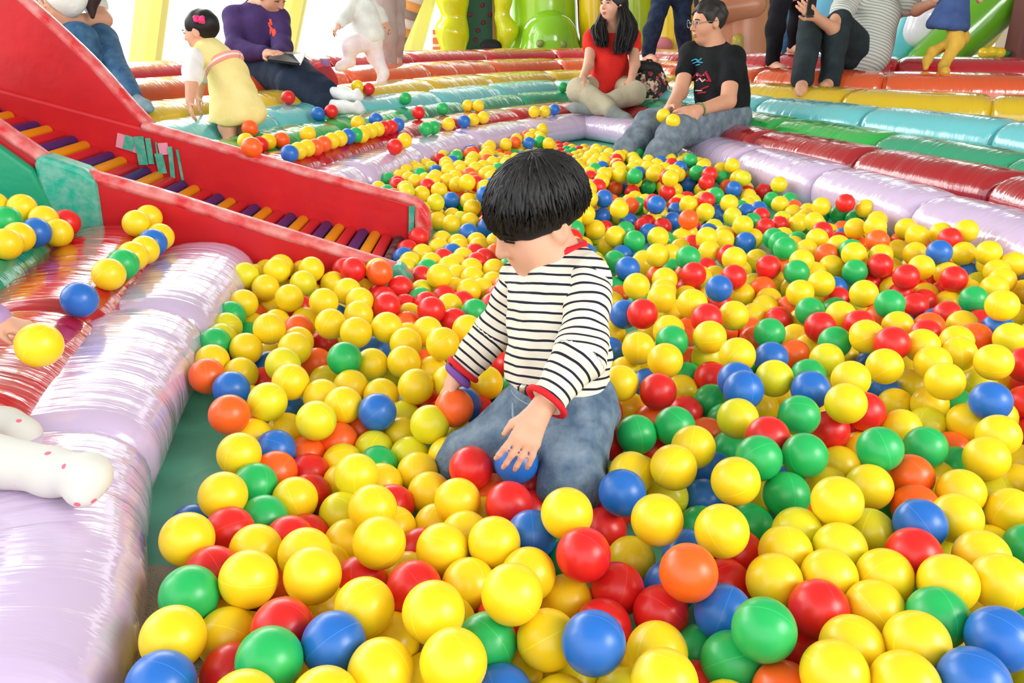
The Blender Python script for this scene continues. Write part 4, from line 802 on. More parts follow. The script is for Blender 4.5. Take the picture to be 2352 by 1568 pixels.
pel, chest, neck = P3(1285, 915, 1.62), P3(1280, 705, 1.605), P3(1300, 598, 1.60)
nsh, nel, nwr = P3(1352, 648, 1.545), P3(1335, 820, 1.47), P3(1238, 945, 1.43)
fsh, fel, fwr = P3(1200, 650, 1.67), P3(1130, 770, 1.70), P3(1052, 862, 1.70)
nhip, nkn, nan = P3(1322, 945, 1.60), P3(1312, 1105, 1.49), P3(1345, 1075, 1.72)
fhip, fkn, fan = P3(1245, 940, 1.66), P3(1072, 1062, 1.62), P3(1130, 1060, 1.84)
B = Form()
B.chain([pel, (pel + chest) / 2, chest], [.07, .068, .072], .04).cone(chest, neck, .06, .035, .04).cone(neck, hc + np.array((.01, .01, -.03)), .036, .036, .02)
B.cone(chest + np.array((0, 0, .05)), nsh, .04, .034, .03).cone(chest + np.array((0, 0, .05)), fsh, .04, .034, .03)
B.chain([nsh, nel, nwr], [.033, .03, .021], .015).chain([fsh, fel, fwr], [.032, .028, .021], .015)
B.chain([nhip, nkn, nan], [.06, .045, .032], .02).chain([fhip, fkn, fan], [.06, .045, .032], .02)
hP, hR, hs = head(B, hc, kf, ku, .205)
for q in (-1, 1): B.ell(hP(.036 * q, .034, -.046), np.array((.040, .046, .042)) * hs, hR, .03)
B.ell(hP(0, .03, -.06), np.array((.048, .05, .04)) * hs, hR, .03)
hand(B, nwr, P3(1190, 1045, 1.405) - nwr, np.array((-.35, .55, -.75)), .118, (14, 20, 18), side=-1, spread=.12, thumb=(.7, .55, .35))
hand(B, fwr, P3(1008, 925, 1.70) - fwr, np.array((.75, 0, -.5)), .108, (14, 26, 24), side=1, spread=.1, thumb=(.8, .55, .25))
B.build('body', SKIN, KID, .0042)
face_marks(KID, hP, hR, hs, closed=True)
# hair: cap plus combed locks
kr = np.array((.090, .108, .096))
Hm = Form().ell(hP(0, -.012, .030), kr * hs, hR, .01)
Hm.cut(hP(0, .03, -.002), -hR[2] * .97 + hR[1] * .22, .006)
Hm.cut(hP(0, .05, .012), -hR[2] * .55 + hR[1] * .84, .006) if False else None
Hm.noise(.0012, 160, 3)
hairo = Hm.build('hair', HAIR, KID, .0042)
edge = lambda az: 1.78
lk = cap_locks(hP, hR, hs, kr, (0.0, -.035, .09), 420, edge, 4, lift=.002)
hz = lambda q: float((np.array(q) - hP(0, 0, 0)) @ hR[2]) / hs
lk2 = []
for p in lk:
    q = []
    for v in p:
        y = float((np.array(v) - hP(0, 0, 0)) @ hR[1]) / hs
        lim = -.004 - .012 * random.random() - (.022 if y < -.02 else 0)
        q.append(v)
        if hz(v) < lim: break
    if len(q) > 2: lk2.append(q)
locks('lock', lk2, HAIR, hairo, .0044, 5, .45)
# jeans
J = denim('kid_jeans', (78, 100, 124), (134, 152, 168))
T = Form().chain([pel + np.array((0, 0, .022)), pel, nhip], [.083, .09, .078], .03).cone(pel, fhip, .088, .074, .03)
T.chain([nhip, nkn], [.080, .062], .02).cone(nkn, nan, .058, .046, .012).chain([fhip, fkn], [.076, .058], .02).cone(fkn, fan, .055, .044, .012)
T.cut(pel + np.array((0, 0, .052)), (0.05, 0, 1), .004).noise(.0034, 78, 5)
jeans = T.build('jeans', J, KID, .0048)
stm = mat('jeans_stitch', (150, 166, 182), .8, .2)
def ring(name, c, ax, r1, r2, rr, m, parent, n=40, flat=1.0):
    z = unit(ax); x = unit(np.cross(z, (0, 1, .1))); y = np.cross(z, x); pts = [c + x * math.cos(a) * r1 + y * math.sin(a) * r2 for a in np.linspace(0, 2 * math.pi, n + 1)]
    return tube(name, [tuple(p) for p in pts], rr, m, parent, 8, flat)
wc = pel + np.array((0, 0, .050))
ring('belt', wc - np.array((0, 0, .006)), (0.05, 0, 1), .0905, .0905, .006, mat('belt_black', (24, 24, 28), .5, .4), jeans, flat=1.9)
ring('waistband_stitch', wc - np.array((0, 0, .030)), (0.05, 0, 1), .0955, .0955, .0012, stm, jeans)
Form().ell(P3(1205, 893, 1.545), (.011, .005, .011), None, .002).build('button', mat('button_metal', (196, 190, 170), .3, .5, metal=.7), jeans, .002)
for pts in ([(1372, 905, 1.555), (1385, 945, 1.55), (1378, 985, 1.535)], [(1378, 985, 1.535), (1388, 1040, 1.50), (1385, 1100, 1.47)], [(1178, 925, 1.56), (1182, 965, 1.55), (1225, 968, 1.535)]):
    tube('side_seam', [tuple(p) for p in catmull([P3(*q) for q in pts], .01)], .0022, stm, jeans, 6)
# shirt: body, two sleeves, collar and cuffs
SH = stripes_mat('shirt_stripes', (228, 221, 205), (36, 38, 50), .0172, .26, .007)
sp_ax = unit(neck - pel); sp_f = lambda V: (V - pel) @ sp_ax
X = Form().chain([pel + np.array((0, 0, .035)), (pel * .6 + chest * .4), chest], [.094, .096, .094], .03)
X.cone(chest, neck, .078, .044, .045).cone(chest + sp_ax * .05, nsh, .062, .046, .03).cone(chest + sp_ax * .05, fsh, .060, .044, .03)
X.cut(pel + np.array((0, 0, .040)), (0, 0, -1), .004).ell(neck + sp_ax * .02 + np.array((-.012, -.008, .012)), (.040, .040, .03), None, .006, sub=True).noise(.0042, 62, 9)
shirt = X.build('shirt', SH, KID, .0045, sp_f)
for nm, a, b, c, r in (('near', nsh, nel, nwr, (.047, .043, .036)), ('far', fsh, fel, fwr, (.044, .039, .033))):
    d = unit(c - b); e = b + (c - b) * (.83 if nm == 'near' else .86)
    Y = Form().chain([a, b, e], r, .02).cut(e, d, .003).noise(.0036, 70, 12)
    sl = Y.build('sleeve', SH, shirt, .0042, along_poly([a, b, c]))
    ring('cuff', e - d * .001, d, r[2] * 1.0 + .001, r[2] * 1.0 + .001, .0062, mat('red_trim', (212, 36, 44), .7, .2), shirt, 28)
ncx = neck + sp_ax * .022 + np.array((-.010, -.006, 0))
ring('collar', ncx, sp_ax + np.array((-.25, -.2, 0)), .043, .046, .0085, MATS['red_trim'], shirt, 36, 1.3)
ring('wristband', fwr + (fel - fwr) * .0, fel - fwr, .0270, .0270, .006, mat('purple_band', (128, 84, 168), .7, .2), KID, 28, 1.6)
# balls the child is handling
ball('O', tuple(P3(1043, 936, 1.69)), "orange ball gripped in the child's far hand above the thigh", 'balls in the hands')
ball('B', tuple(P3(1064, 930, 1.785)), "blue ball peeking out behind the orange ball in the child's hand", 'balls in the hands')
ball('R', tuple(P3(1082, 1075, 1.50)), "bright red ball resting on the child's far knee", 'balls in the hands')
ball('B', tuple(P3(1186, 1062, 1.485)), "blue ball between the child's knees under the near hand", 'balls in the hands')

# ------------------------------------------------------------------ the other visitors
def foot(B, ank, d, L, r, up=(0, 0, 1), drop=None):
    d = unit(d); up = np.array(up, float); dr = L * .22 if drop is None else drop; a = np.array(ank, float)
    heel = a - d * L * .12 - up * dr; bl = a + d * L * .50 - up * (dr + .004); toe = a + d * L * .70 - up * (dr + .008)
    B.cone(a, heel, r, r * .85, r * .6).cone(heel, bl, r * .85, r * .95, r * .5).cone(bl, toe, r * .9, r * .55, r * .4).cone(a, bl, r * .9, r * .7, r * .6)
def base_of(u, v, t): q = at(u, v, t); return (q.x, q.y, 0.0)
def cloth(name, rgb, rgb2=None, bump=.5, rough=.85): return mat(name, rgb, rough, .15, bump=bump, bscale=24, var=.25, vscale=9, rgb2=rgb2, bdist=.012)
def pattern_mat(name, cols, scale):
    m = bpy.data.materials.new(name); m.use_nodes = True; N = m.node_tree.nodes; L = m.node_tree.links; p = N['Principled BSDF']; p.inputs['Roughness'].default_value = .75
    tc = N.new('ShaderNodeTexCoord'); v = N.new('ShaderNodeTexVoronoi'); v.inputs['Scale'].default_value = scale; L.new(tc.outputs['Object'], v.inputs['Vector'])
    cr = N.new('ShaderNodeValToRGB'); cr.color_ramp.interpolation = 'CONSTANT'; sx = N.new('ShaderNodeSeparateColor'); L.new(v.outputs['Color'], sx.inputs[0]); L.new(sx.outputs[0], cr.inputs[0])
    el = cr.color_ramp.elements; el[0].color = (*lin(cols[0]), 1); el[1].position = 1 / len(cols); el[1].color = (*lin(cols[1]), 1)
    for i, c in enumerate(cols[2:]): e = el.new((i + 2) / len(cols)); e.color = (*lin(c), 1)
    L.new(cr.outputs[0], p.inputs['Base Color']); MATS[name] = m; return m

# --- woman in the red top, cross-legged
w = thing('person', 'long-haired woman in a red top sitting cross-legged above the lilac tube', 'person', base_of(1395, 250, 6.1))
hc, fw, up = P3(1407, 14, 6.2), (-.72, -.66, .10), (-.05, 0, 1)
nk, ch, pv_ = P3(1408, 70, 6.25), P3(1404, 110, 6.25), P3(1396, 200, 6.35)
ls, le, lw = P3(1360, 86, 6.2), P3(1352, 148, 6.1), P3(1338, 180, 5.98)
rs, re, rw = P3(1452, 84, 6.2), P3(1458, 148, 6.12), P3(1450, 182, 5.98)
lk_, la = P3(1330, 208, 6.0), P3(1408, 254, 5.82); rk, ra = P3(1456, 214, 6.0), P3(1372, 246, 5.92)
B = Form().chain([pv_, (pv_ + ch) / 2, ch], [.12, .10, .105], .06).cone(ch, nk, .08, .045, .06).cone(nk, hc + np.array((.01, .02, -.04)), .045, .048, .03)
B.cone(nk - np.array((0, 0, .03)), ls, .045, .045, .03).cone(nk - np.array((0, 0, .03)), rs, .045, .045, .03).chain([ls, le, lw], [.045, .038, .027], .02).chain([rs, re, rw], [.045, .038, .027], .02)
B.chain([pv_ + np.array((-.07, 0, 0)), lk_, la], [.085, .06, .042], .03).chain([pv_ + np.array((.07, 0, 0)), rk, ra], [.085, .06, .042], .03)
hP, hR, hs = head(B, hc, fw, up, .225)
hand(B, lw, P3(1330, 196, 5.9) - lw, (.2, .3, -1), .165, (18, 25, 20), side=1); hand(B, rw, P3(1450, 212, 5.9) - rw, (0, .9, -.3), .165, (12, 20, 15), side=-1, spread=.1)
B.build('body', SKIN, w, .0068)
face_marks(w, hP, hR, hs, lips=(196, 84, 84))
mr = cloth('red_top', (226, 52, 44), (206, 40, 36))
X = Form().chain([pv_ + np.array((-.02, -.08, -.02)), (pv_ * .55 + ch * .45), ch], [.155, .13, .118], .06).cone(ch, nk - np.array((0, 0, .025)), .095, .06, .05)
X.cone(nk - np.array((0, 0, .05)), ls, .06, .062, .04).cone(nk - np.array((0, 0, .05)), rs, .06, .062, .04).cone(ls, ls * .66 + le * .34, .062, .062, .02).cone(rs, rs * .66 + re * .34, .062, .062, .02)
X.cut(ls * .68 + le * .32, unit(le - ls) * np.array((1, 1, 1)), .004) if False else None
X.ell(nk + np.array((-.02, -.05, .03)), (.085, .085, .05), None, .01, sub=True).cone(P3(1381, 212, 6.12), P3(1396, 150, 6.2), .05, .12, .10).noise(.004, 34, 3)
X.build('top', mr, w, .0075)
mk = cloth('khaki_leggings', (198, 190, 164), (180, 170, 144))
T = Form().chain([pv_ + np.array((-.06, -.02, -.01)), lk_, la + (lk_ - la) * .12], [.115, .083, .060], .04).chain([pv_ + np.array((.06, -.02, -.01)), rk, ra], [.115, .083, .058], .04).noise(.003, 40, 6)
T.build('leggings', mk, w, .0075)
sk = Form(); foot(sk, la, P3(1448, 268, 5.75) - la, .22, .040, drop=.02); sk.build('sock', cloth('grey_sock', (152, 160, 156)), w, .006)
sk = Form(); foot(sk, P3(1352, 248, 5.95), P3(1322, 243, 5.95) - P3(1352, 248, 5.95), .20, .04, drop=.01); sk.build('sock', MATS['grey_sock'], w, .006)
Hm = Form().ell(hP(0, -.02, .034), np.array((.086, .100, .090)) * hs, hR, .01).ell(hP(0, .085, -.02), np.array((.058, .06, .085)) * hs, hR, .015, sub=True)
for path, rr in (([hP(-.065, -.04, .03), P3(1388, 42, 6.27), P3(1377, 66, 6.17), P3(1383, 94, 6.09)], [.03, .032, .042, .022]), ([hP(.072, -.03, .03), P3(1431, 30, 6.22), P3(1440, 62, 6.14), P3(1433, 92, 6.08), P3(1425, 110, 6.06)], [.035, .045, .058, .045, .02]), ([hP(0, -.09, .03), P3(1418, 50, 6.36), P3(1418, 95, 6.40)], [.06, .075, .06])):
    Hm.chain(path, rr, .03)
Hm.noise(.004, 70, 2)
hr = Hm.build('hair', HAIR, w, .007)
rn = random.Random(8); paths = []
for side, ctr in ((-1, [(1392, -18, 6.22), (1389, 20, 6.26), (1380, 50, 6.2), (1376, 74, 6.13), (1383, 104, 6.06)]), (1, [(1412, -20, 6.15), (1428, 8, 6.16), (1437, 40, 6.14), (1441, 72, 6.08), (1428, 120, 6.04)])):
    for i in range(130):
        o = rn.uniform(-1, 1); dd = rn.uniform(-.045, .07); ln = rn.uniform(.86, 1.06); wv = rn.uniform(0, 6)
        paths.append([P3(u + o * ((3, 5, 9, 17, 14)[j] if side < 0 else (5, 8, 14, 22, 18)[j]) + 3 * math.sin(wv + j * 1.9), v * (ln if j > 1 else 1), t + dd * (1 if j > 1 else .3)) for j, (u, v, t) in enumerate(ctr)])
paths = [[tuple(x) for x in catmull(p, .03)] for p in paths]
locks('lock', paths, HAIR, hr, .0062, 5, .6)

# --- man in the black T-shirt and glasses
w = thing('person', 'man with glasses in a black T-shirt sitting on the rim holding two yellow balls', 'person', base_of(1600, 300, 4.9))
hc, fw, up = P3(1626, 52, 4.98), (-.93, -.30, -.14), (-.08, 0, 1)
nk, ch, pv_ = P3(1646, 112, 5.02), P3(1655, 165, 5.02), P3(1662, 262, 5.02)
ns, ne, nw = P3(1684, 134, 4.90), P3(1672, 232, 4.80), P3(1604, 254, 4.66); fs, fe, fw_ = P3(1588, 124, 5.12), P3(1562, 212, 5.02), P3(1538, 250, 4.82)
nk_, na = P3(1556, 300, 4.66), P3(1512, 352, 4.55); fk, fa = P3(1496, 284, 4.82), P3(1436, 350, 4.72)
B = Form().chain([pv_, (pv_ + ch) / 2, ch], [.14, .125, .13], .06).cone(ch, nk, .10, .058, .06).cone(nk, hc + np.array((.02, .02, -.05)), .056, .058, .03)
B.cone(ch + np.array((0, 0, .06)), ns, .06, .055, .04).cone(ch + np.array((0, 0, .06)), fs, .06, .055, .04).chain([ns, ne, nw], [.055, .046, .032], .02).chain([fs, fe, fw_], [.055, .045, .032], .02)
B.chain([pv_, nk_, na], [.09, .065, .045], .03).chain([pv_, fk, fa], [.09, .065, .045], .03); foot(B, na, (-.6, -.6, -.3), .22, .04); foot(B, fa, (-.6, -.6, -.3), .22, .04)
hP, hR, hs = head(B, hc, fw, up, .232)
hand(B, nw, P3(1566, 264, 4.60) - nw, (-.2, .75, -.45), .185, (16, 24, 22), side=1, spread=.08); hand(B, fw_, P3(1518, 270, 4.72) - fw_, (.5, -.4, -.5), .18, (22, 28, 24), side=1, spread=.08)
B.build('body', SKIN2, w, .0068)
face_marks(w, hP, hR, hs, lips=(176, 100, 92))
mb = cloth('black_tshirt', (20, 22, 24), (32, 34, 36))
X = Form().chain([pv_ + np.array((0, 0, -.01)), (pv_ + ch) / 2, ch], [.158, .150, .150], .05).cone(ch, nk - np.array((0, 0, .02)), .12, .075, .06).cone(ch + np.array((0, 0, .05)), ns, .085, .075, .04).cone(ch + np.array((0, 0, .05)), fs, .085, .072, .04)
X.cone(ns, ns * .48 + ne * .52, .075, .068, .02).cone(fs, fs * .52 + fe * .48, .072, .062, .02).ell(nk + np.array((-.03, -.02, .05)), (.07, .07, .055), None, .008, sub=True).noise(.004, 28, 8)
X.cut(pv_ + np.array((0, 0, -.075)), (0, 0, -1), .01)
tee = X.build('tshirt', mb, w, .0075)
# printed motif on the chest
cpt = lambda u, v: P3(u, v, 4.80 + (u - 1600) * .0008)
def print_patch(name, pts, m, th=.012):
    F_ = Form()
    for a, b, r in pts: F_.cone(cpt(*a), cpt(*b), r, r, .004)
    return F_.build(name, m, tee, .0045)
Vb, Qb = X.surface(.012)
from mathutils.bvhtree import BVHTree
bv = BVHTree.FromPolygons([tuple(v) for v in Vb], [tuple(int(i) for i in q) for q in Qb])
def on_tee(u, v, bvh=None):
    o = Vector((0, 0, CAM_H)); d = (at(u, v, 1) - o).normalized(); h = (bvh or bv).ray_cast(o, d)
    return np.array(h[0] - d * .003) if h[0] is not None else None
def decal(name, polys, m, parent, bvh, r=.006):
    prt = []
    for line in polys:
        pts = [on_tee(u, v, bvh) for u, v in line]; pts = [p for p in pts if p is not None]
        if len(pts) > 1: prt.append(tube_vf([tuple(p) for p in pts], r, 6, True, .5))
    V, Fc = merge(prt); W = np.array(V); p = parent
    while p is not None: W = W - np.array(p.matrix_basis.translation); p = p.parent
    return mesh_from(name, W, Fc, m, parent, rel=False)
decal('print', [[(1588, 140), (1598, 136), (1606, 140), (1612, 134)], [(1592, 146), (1602, 142), (1614, 144)], [(1600, 150), (1608, 148)]], mat('print_blue', (70, 160, 190), .7, .2), tee, bv, .009)
decal('print', [[(1592, 180), (1602, 168), (1612, 176), (1624, 164)], [(1590, 190), (1604, 182), (1630, 186)], [(1592, 200), (1610, 206), (1628, 198)], [(1590, 216), (1604, 214), (1622, 212)], [(1622, 166), (1632, 188)]], mat('print_red', (168, 36, 56), .7, .2), tee, bv, .011)
decal('print', [[(1600, 186), (1608, 180), (1614, 188), (1620, 182)], [(1598, 208), (1612, 208)], [(1601, 172), (1603, 174)], [(1616, 172), (1618, 173)]], mat('print_white', (226, 220, 216), .7, .2), tee, bv, .007)
mj = denim('grey_jeans', (92, 106, 120), (126, 138, 148))
T = Form().chain([pv_ + np.array((0, 0, -.01)), pv_ * .35 + nk_ * .65, nk_, na], [.165, .115, .095, .072], .04).chain([pv_ + np.array((-.05, .05, -.01)), fk, fa], [.14, .092, .072], .04).cone(na, na + np.array((-.04, -.03, -.10)), .072, .07, .02).cone(fa, fa + np.array((-.05, -.03, -.12)), .072, .07, .02)
T.cut(pv_ + np.array((0, 0, .05)), (0, 0, 1), .01).noise(.005, 36, 10); T.build('jeans', mj, w, .0085)
Hm = Form().ell(hP(0, -.016, .036), np.array((.084, .103, .090)) * hs, hR, .01).ell(hP(0, .085, -.005), np.array((.075, .075, .075)) * hs, hR, .01, sub=True).cut(hP(0, -.02, -.035), -hR[2] + hR[1] * .15, .01).ell(hP(0, .02, -.05), np.array((.12, .055, .05)) * hs, hR, .012, sub=True).noise(.0045, 130, 4)
hr = Hm.build('hair', hair_mat('hair_dark', (40, 36, 34)), w, .006)
mg = mat('glasses_metal', (150, 146, 140), .3, .5, metal=.8)
gls = ring('glasses', hP(.034, .104, .008), hR[1], .021 * hs, .017 * hs, .0022, mg, w, 24); ring('lens_rim', hP(-.034, .104, .008), hR[1], .021 * hs, .017 * hs, .0022, mg, gls, 24) if False else ring('lens_rim', hP(-.034, .104, .008), hR[1], .021 * hs, .017 * hs, .0022, mg, w, 24)
tube('glasses_arm', [hP(-.056, .098, .012), hP(-.080, .05, .012), hP(-.084, -.01, .008)], .0022, mg, w, 6); tube('glasses_arm', [hP(.056, .098, .012), hP(.080, .05, .012), hP(.084, -.01, .008)], .0022, mg, w, 6); tube('glasses_bridge', [hP(-.013, .108, .012), hP(.013, .108, .012)], .0022, mg, w, 6)
ring('bracelet', nw + (ne - nw) * .05, ne - nw, .038, .038, .006, mat('green_beads', (120, 140, 90), .6, .3, var=.5, vscale=80), w, 24)
ball('Y', tuple(P3(1524, 266, 4.66)), 'yellow ball in the far hand of the man in black', 'balls in the hands')
ball('Y', tuple(P3(1546, 278, 4.56)), 'yellow ball under the near hand of the man in black', 'balls in the hands')

# --- man in the purple sweater reading
w = thing('person', 'man in a purple sweater reading a book with legs stretched over the tubes', 'person', base_of(620, 180, 5.3))
hc, fw, up = P3(622, -10, 5.42), (.74, -.42, -.52), (.35, -.2, .9)
nk, ch, pv_ = P3(588, 26, 5.50), P3(588, 66, 5.50), P3(588, 138, 5.55)
ls, le, lw = P3(543, 42, 5.42), P3(540, 112, 5.32), P3(612, 124, 5.18); rs, re, rw = P3(636, 46, 5.50), P3(650, 108, 5.36), P3(640, 132, 5.2)
k1, a1 = P3(676, 164, 5.18), P3(752, 212, 4.98); k2, a2 = P3(678, 194, 5.06), P3(752, 242, 4.90)
B = Form().chain([pv_, (pv_ + ch) / 2, ch], [.13, .12, .125], .06).cone(ch, nk, .10, .06, .06).cone(nk, hc + np.array((-.02, .01, -.03)), .058, .058, .03)
B.cone(nk, ls, .06, .055, .04).cone(nk, rs, .06, .055, .04).chain([ls, le, lw], [.05, .042, .032], .02).chain([rs, re, rw], [.05, .042, .032], .02).chain([pv_, k1, a1], [.09, .062, .042], .03).chain([pv_, k2, a2], [.09, .062, .042], .03)
hP, hR, hs = head(B, hc, fw, up, .232)
hand(B, lw, P3(640, 122, 5.10) - lw, (.1, .2, -1), .18, (15, 22, 20), side=-1); hand(B, rw, P3(672, 146, 5.15) - rw, (0, .3, 1), .18, (15, 22, 20), side=1)
B.build('body', SKIN2, w, .0068)
face_marks(w, hP, hR, hs, lips=(176, 104, 96), closed=True)
mp = cloth('purple_sweater', (74, 54, 104), (62, 44, 90))
X = Form().chain([pv_ + np.array((0, 0, -.04)), (pv_ + ch) / 2, ch], [.165, .155, .158], .05).cone(ch, nk, .13, .085, .06).cone(nk - np.array((0, 0, .05)), ls, .085, .08, .05).cone(nk - np.array((0, 0, .05)), rs, .085, .078, .05)
X.chain([ls, le, lw * .9 + le * .1], [.08, .068, .050], .03).chain([rs, re, rw * .9 + re * .1], [.078, .066, .050], .03).ell(nk + np.array((.03, -.03, .05)), (.065, .065, .055), None, .008, sub=True).cut(pv_ + np.array((0, 0, -.09)), (0, 0, -1), .01).noise(.005, 26, 5)
sw = X.build('sweater', mp, w, .0078)
Vb, Qb = X.surface(.012); bv2 = BVHTree.FromPolygons([tuple(v) for v in Vb], [tuple(int(i) for i in q) for q in Qb])
decal('emblem', [[(618, 52), (620, 60), (624, 66), (630, 68)], [(621, 44), (622, 50), (624, 58)], [(622, 66), (622, 74), (621, 80)], [(626, 68), (628, 76), (629, 84)], [(630, 67), (632, 74), (631, 80)], [(617, 56), (621, 52)]], mat('emblem_orange', (240, 90, 70), .7, .2), sw, bv2, .0085)
Form().chain([nk + np.array((-.06, -.02, .02)), nk + np.array((0, -.09, -.01)), nk + np.array((.07, -.06, .01))], [.022, .024, .022], .01).build('collar', mp, sw, .006)
mn = cloth('navy_trousers', (38, 50, 70), (30, 40, 58))
T = Form().chain([pv_ + np.array((0, 0, -.03)), k1, a1 + (k1 - a1) * .06], [.15, .098, .070], .05).chain([pv_ + np.array((.02, -.05, -.04)), k2, a2 + (k2 - a2) * .05], [.14, .092, .066], .05).cut(pv_ + np.array((0, 0, .06)), (0, 0, 1), .01).noise(.005, 30, 11); T.build('trousers', mn, w, .0085)
ms = cloth('white_sock', (236, 240, 240))
for a, q in ((a1, P3(822, 222, 4.9)), (a2, P3(824, 250, 4.82))):
    sk = Form().cone(a + (q - a) * .05, a + (q - a) * .55, .038, .038, .02).cone(a + (q - a) * .55, q, .038, .03, .02).cone(q, q + np.array((.0, -.01, .03)), .03, .02, .02); sk.build('sock', ms, w, .006)
Hm = Form().ell(hP(0, -.016, .036), np.array((.082, .101, .088)) * hs, hR, .01).ell(hP(0, .09, .0), np.array((.075, .075, .07)) * hs, hR, .01, sub=True).cut(hP(0, 0, -.02), -hR[2], .01).noise(.003, 90, 4); Hm.build('hair', MATS['hair_dark'], w, .007)
bk = thing('book', "open book with a black cover on the reading man's lap", 'book', tuple(P3(650, 135, 5.05)))
def slab(name, a, b, c, d, th, m, parent):
    a, b, c, d = [np.array(x) for x in (a, b, c, d)]; n = unit(np.cross(b - a, d - a)) * th
    V = [a, b, c, d, a + n, b + n, c + n, d + n]; return mesh_from(name, V, [(0, 3, 2, 1), (4, 5, 6, 7), (0, 1, 5, 4), (1, 2, 6, 5), (2, 3, 7, 6), (3, 0, 4, 7)], m, parent, smooth=False)
mbk = mat('book_black', (24, 26, 30), .5, .3); mpg = mat('book_page', (236, 238, 230), .7, .2)
slab('cover', P3(615, 140, 4.98), P3(690, 150, 4.92), P3(672, 128, 5.12), P3(622, 130, 5.14), .012, mbk, bk)
slab('page', P3(618, 139, 4.985), P3(686, 148, 4.93), P3(671, 129, 5.10), P3(624, 131, 5.12), -.006, mat('book_dark_page', (58, 66, 66), .6, .2), bk)
slab('cover', P3(690, 150, 4.92), P3(703, 122, 4.95), P3(650, 121, 5.16), P3(672, 128, 5.12), .008, mpg, bk)
# --- red bag and cup beside him
bg_ = thing('shoulder_bag', 'red flowered bag standing on the tubes behind the reading man', 'bag', tuple(P3(728, 200, 5.22)))
mrb = pattern_mat('red_floral', [(186, 40, 50), (200, 60, 62), (176, 150, 110), (150, 40, 48), (206, 90, 84)], 22)
Form().ell(P3(738, 174, 5.14), (.085, .06, .08), None, .01).cone(P3(715, 184, 5.14), P3(758, 190, 5.14), .045, .045, .05).build('pouch', mrb, bg_, .008)
tube('strap', [tuple(p) for p in catmull([P3(698, 165, 5.2), P3(720, 153, 5.18), P3(748, 160, 5.18), P3(768, 172, 5.16)], .03)], .010, mat('strap_dark', (60, 40, 44), .6, .3), bg_, 8)
cu = thing('paper_cup', 'small purple and white cup standing on the red flowered bag', 'cup', tuple(P3(748, 158, 5.12)))
V, Fc = lathe_vf([(.024, 0), (.030, .055), (.031, .06), (.026, .06)], tuple(P3(748, 158, 5.12)), 20); mesh_from('cup_body', V, Fc, mat('cup_purple', (168, 120, 170), .5, .3), cu)
V, Fc = lathe_vf([(.032, .058), (.033, .066), (.028, .070)], tuple(P3(748, 158, 5.12)), 20); mesh_from('lid', V, Fc, mat('cup_lid', (240, 240, 240), .4, .3), cu)

# --- girl in the yellow dress
w = thing('person', 'little girl in a pale yellow dress bending over with a pink hair clip', 'person', base_of(530, 335, 4.15))
hc, fw, up = P3(462, 72, 4.12), (-.94, .12, -.22), (-.22, 0, .97)
nk, ch, pv_ = P3(474, 106, 4.15), P3(484, 124, 4.15), P3(528, 176, 4.2)
s1, e1, w1 = P3(448, 130, 4.06), P3(440, 188, 4.0), P3(436, 232, 3.98); s2, e2, w2 = P3(470, 122, 4.26), P3(462, 180, 4.3), P3(456, 220, 4.3)
kA, aA = P3(522, 290, 4.14), P3(530, 326, 4.14); kB, aB = P3(548, 282, 4.26), P3(556, 312, 4.3)
B = Form().chain([pv_, ch, nk], [.075, .065, .035], .04).cone(nk, hc + np.array((.01, 0, -.04)), .035, .035, .02).cone(ch, s1, .04, .034, .03).cone(ch, s2, .04, .034, .03).chain([s1, e1, w1], [.033, .03, .021], .015).chain([s2, e2, w2], [.033, .03, .021], .015)
B.chain([pv_, kA, aA], [.06, .042, .030], .02).chain([pv_, kB, aB], [.06, .042, .030], .02); foot(B, aA, (-.95, -.2, 0), .13, .026); foot(B, aB, (-.9, -.2, 0), .13, .026)
hP, hR, hs = head(B, hc, fw, up, .19); hand(B, w1, P3(440, 260, 3.98) - w1, (.6, .4, 0), .105, (10, 15, 15), side=1); hand(B, w2, P3(456, 245, 4.3) - w2, (.6, .4, 0), .105, (10, 15, 15), side=1)
B.build('body', SKIN, w, .006); face_marks(w, hP, hR, hs)
my = cloth('yellow_dress', (244, 232, 160), (234, 218, 138))
X = Form().chain([nk + np.array((.005, 0, -.005)), ch, P3(512, 150, 4.18)], [.046, .078, .088], .03).cone(ch, s1, .06, .045, .03).cone(ch, s2, .06, .045, .03)
hem = P3(548, 270, 4.18)
for k in range(12):
    a = 2 * math.pi * k / 12; q = hem + np.array((.095 * math.cos(a) * 1.12, .085 * math.sin(a), .02 * math.cos(a) + .008 * math.cos(2 * k))); X.cone(P3(524, 168, 4.19), q, .078, .042, .03)
X.cut(P3(548, 284, 4.18), unit((-.10, 0, -1)), .006).noise(.0035, 44, 5); dr = X.build('dress', my, w, .0065)
for s_, e_ in ((s1, e1), (s2, e2)): Form().chain([s_, s_ * .35 + e_ * .65, s_ * .1 + e_ * .9], [.046, .048, .042], .02).noise(.003, 60, 4).build('sleeve', cloth('white_sleeve', (242, 242, 240)), dr, .006)
ring('sash', P3(515, 150, 4.18), P3(545, 205, 4.18) - P3(505, 130, 4.18), .097, .094, .009, mat('sash_pink', (236, 168, 160), .7, .2), dr, 40, 2.2); ring('sash_stripe', P3(515, 150, 4.18), P3(545, 205, 4.18) - P3(505, 130, 4.18), .101, .098, .006, mat('sash_white', (246, 232, 222), .7, .2), dr, 40, 1.4)
kr2 = np.array((.084, .100, .090))
Hm = Form().ell(hP(0, -.018, .030), kr2 * hs, hR, .01).ell(hP(0, .085, -.035), np.array((.09, .062, .075)) * hs, hR, .012, sub=True).cut(hP(0, 0, -.052), -hR[2], .008).noise(.002, 100, 2); hr = Hm.build('hair', HAIR, w, .005)
fl_ = Form(); rn = random.Random(4)
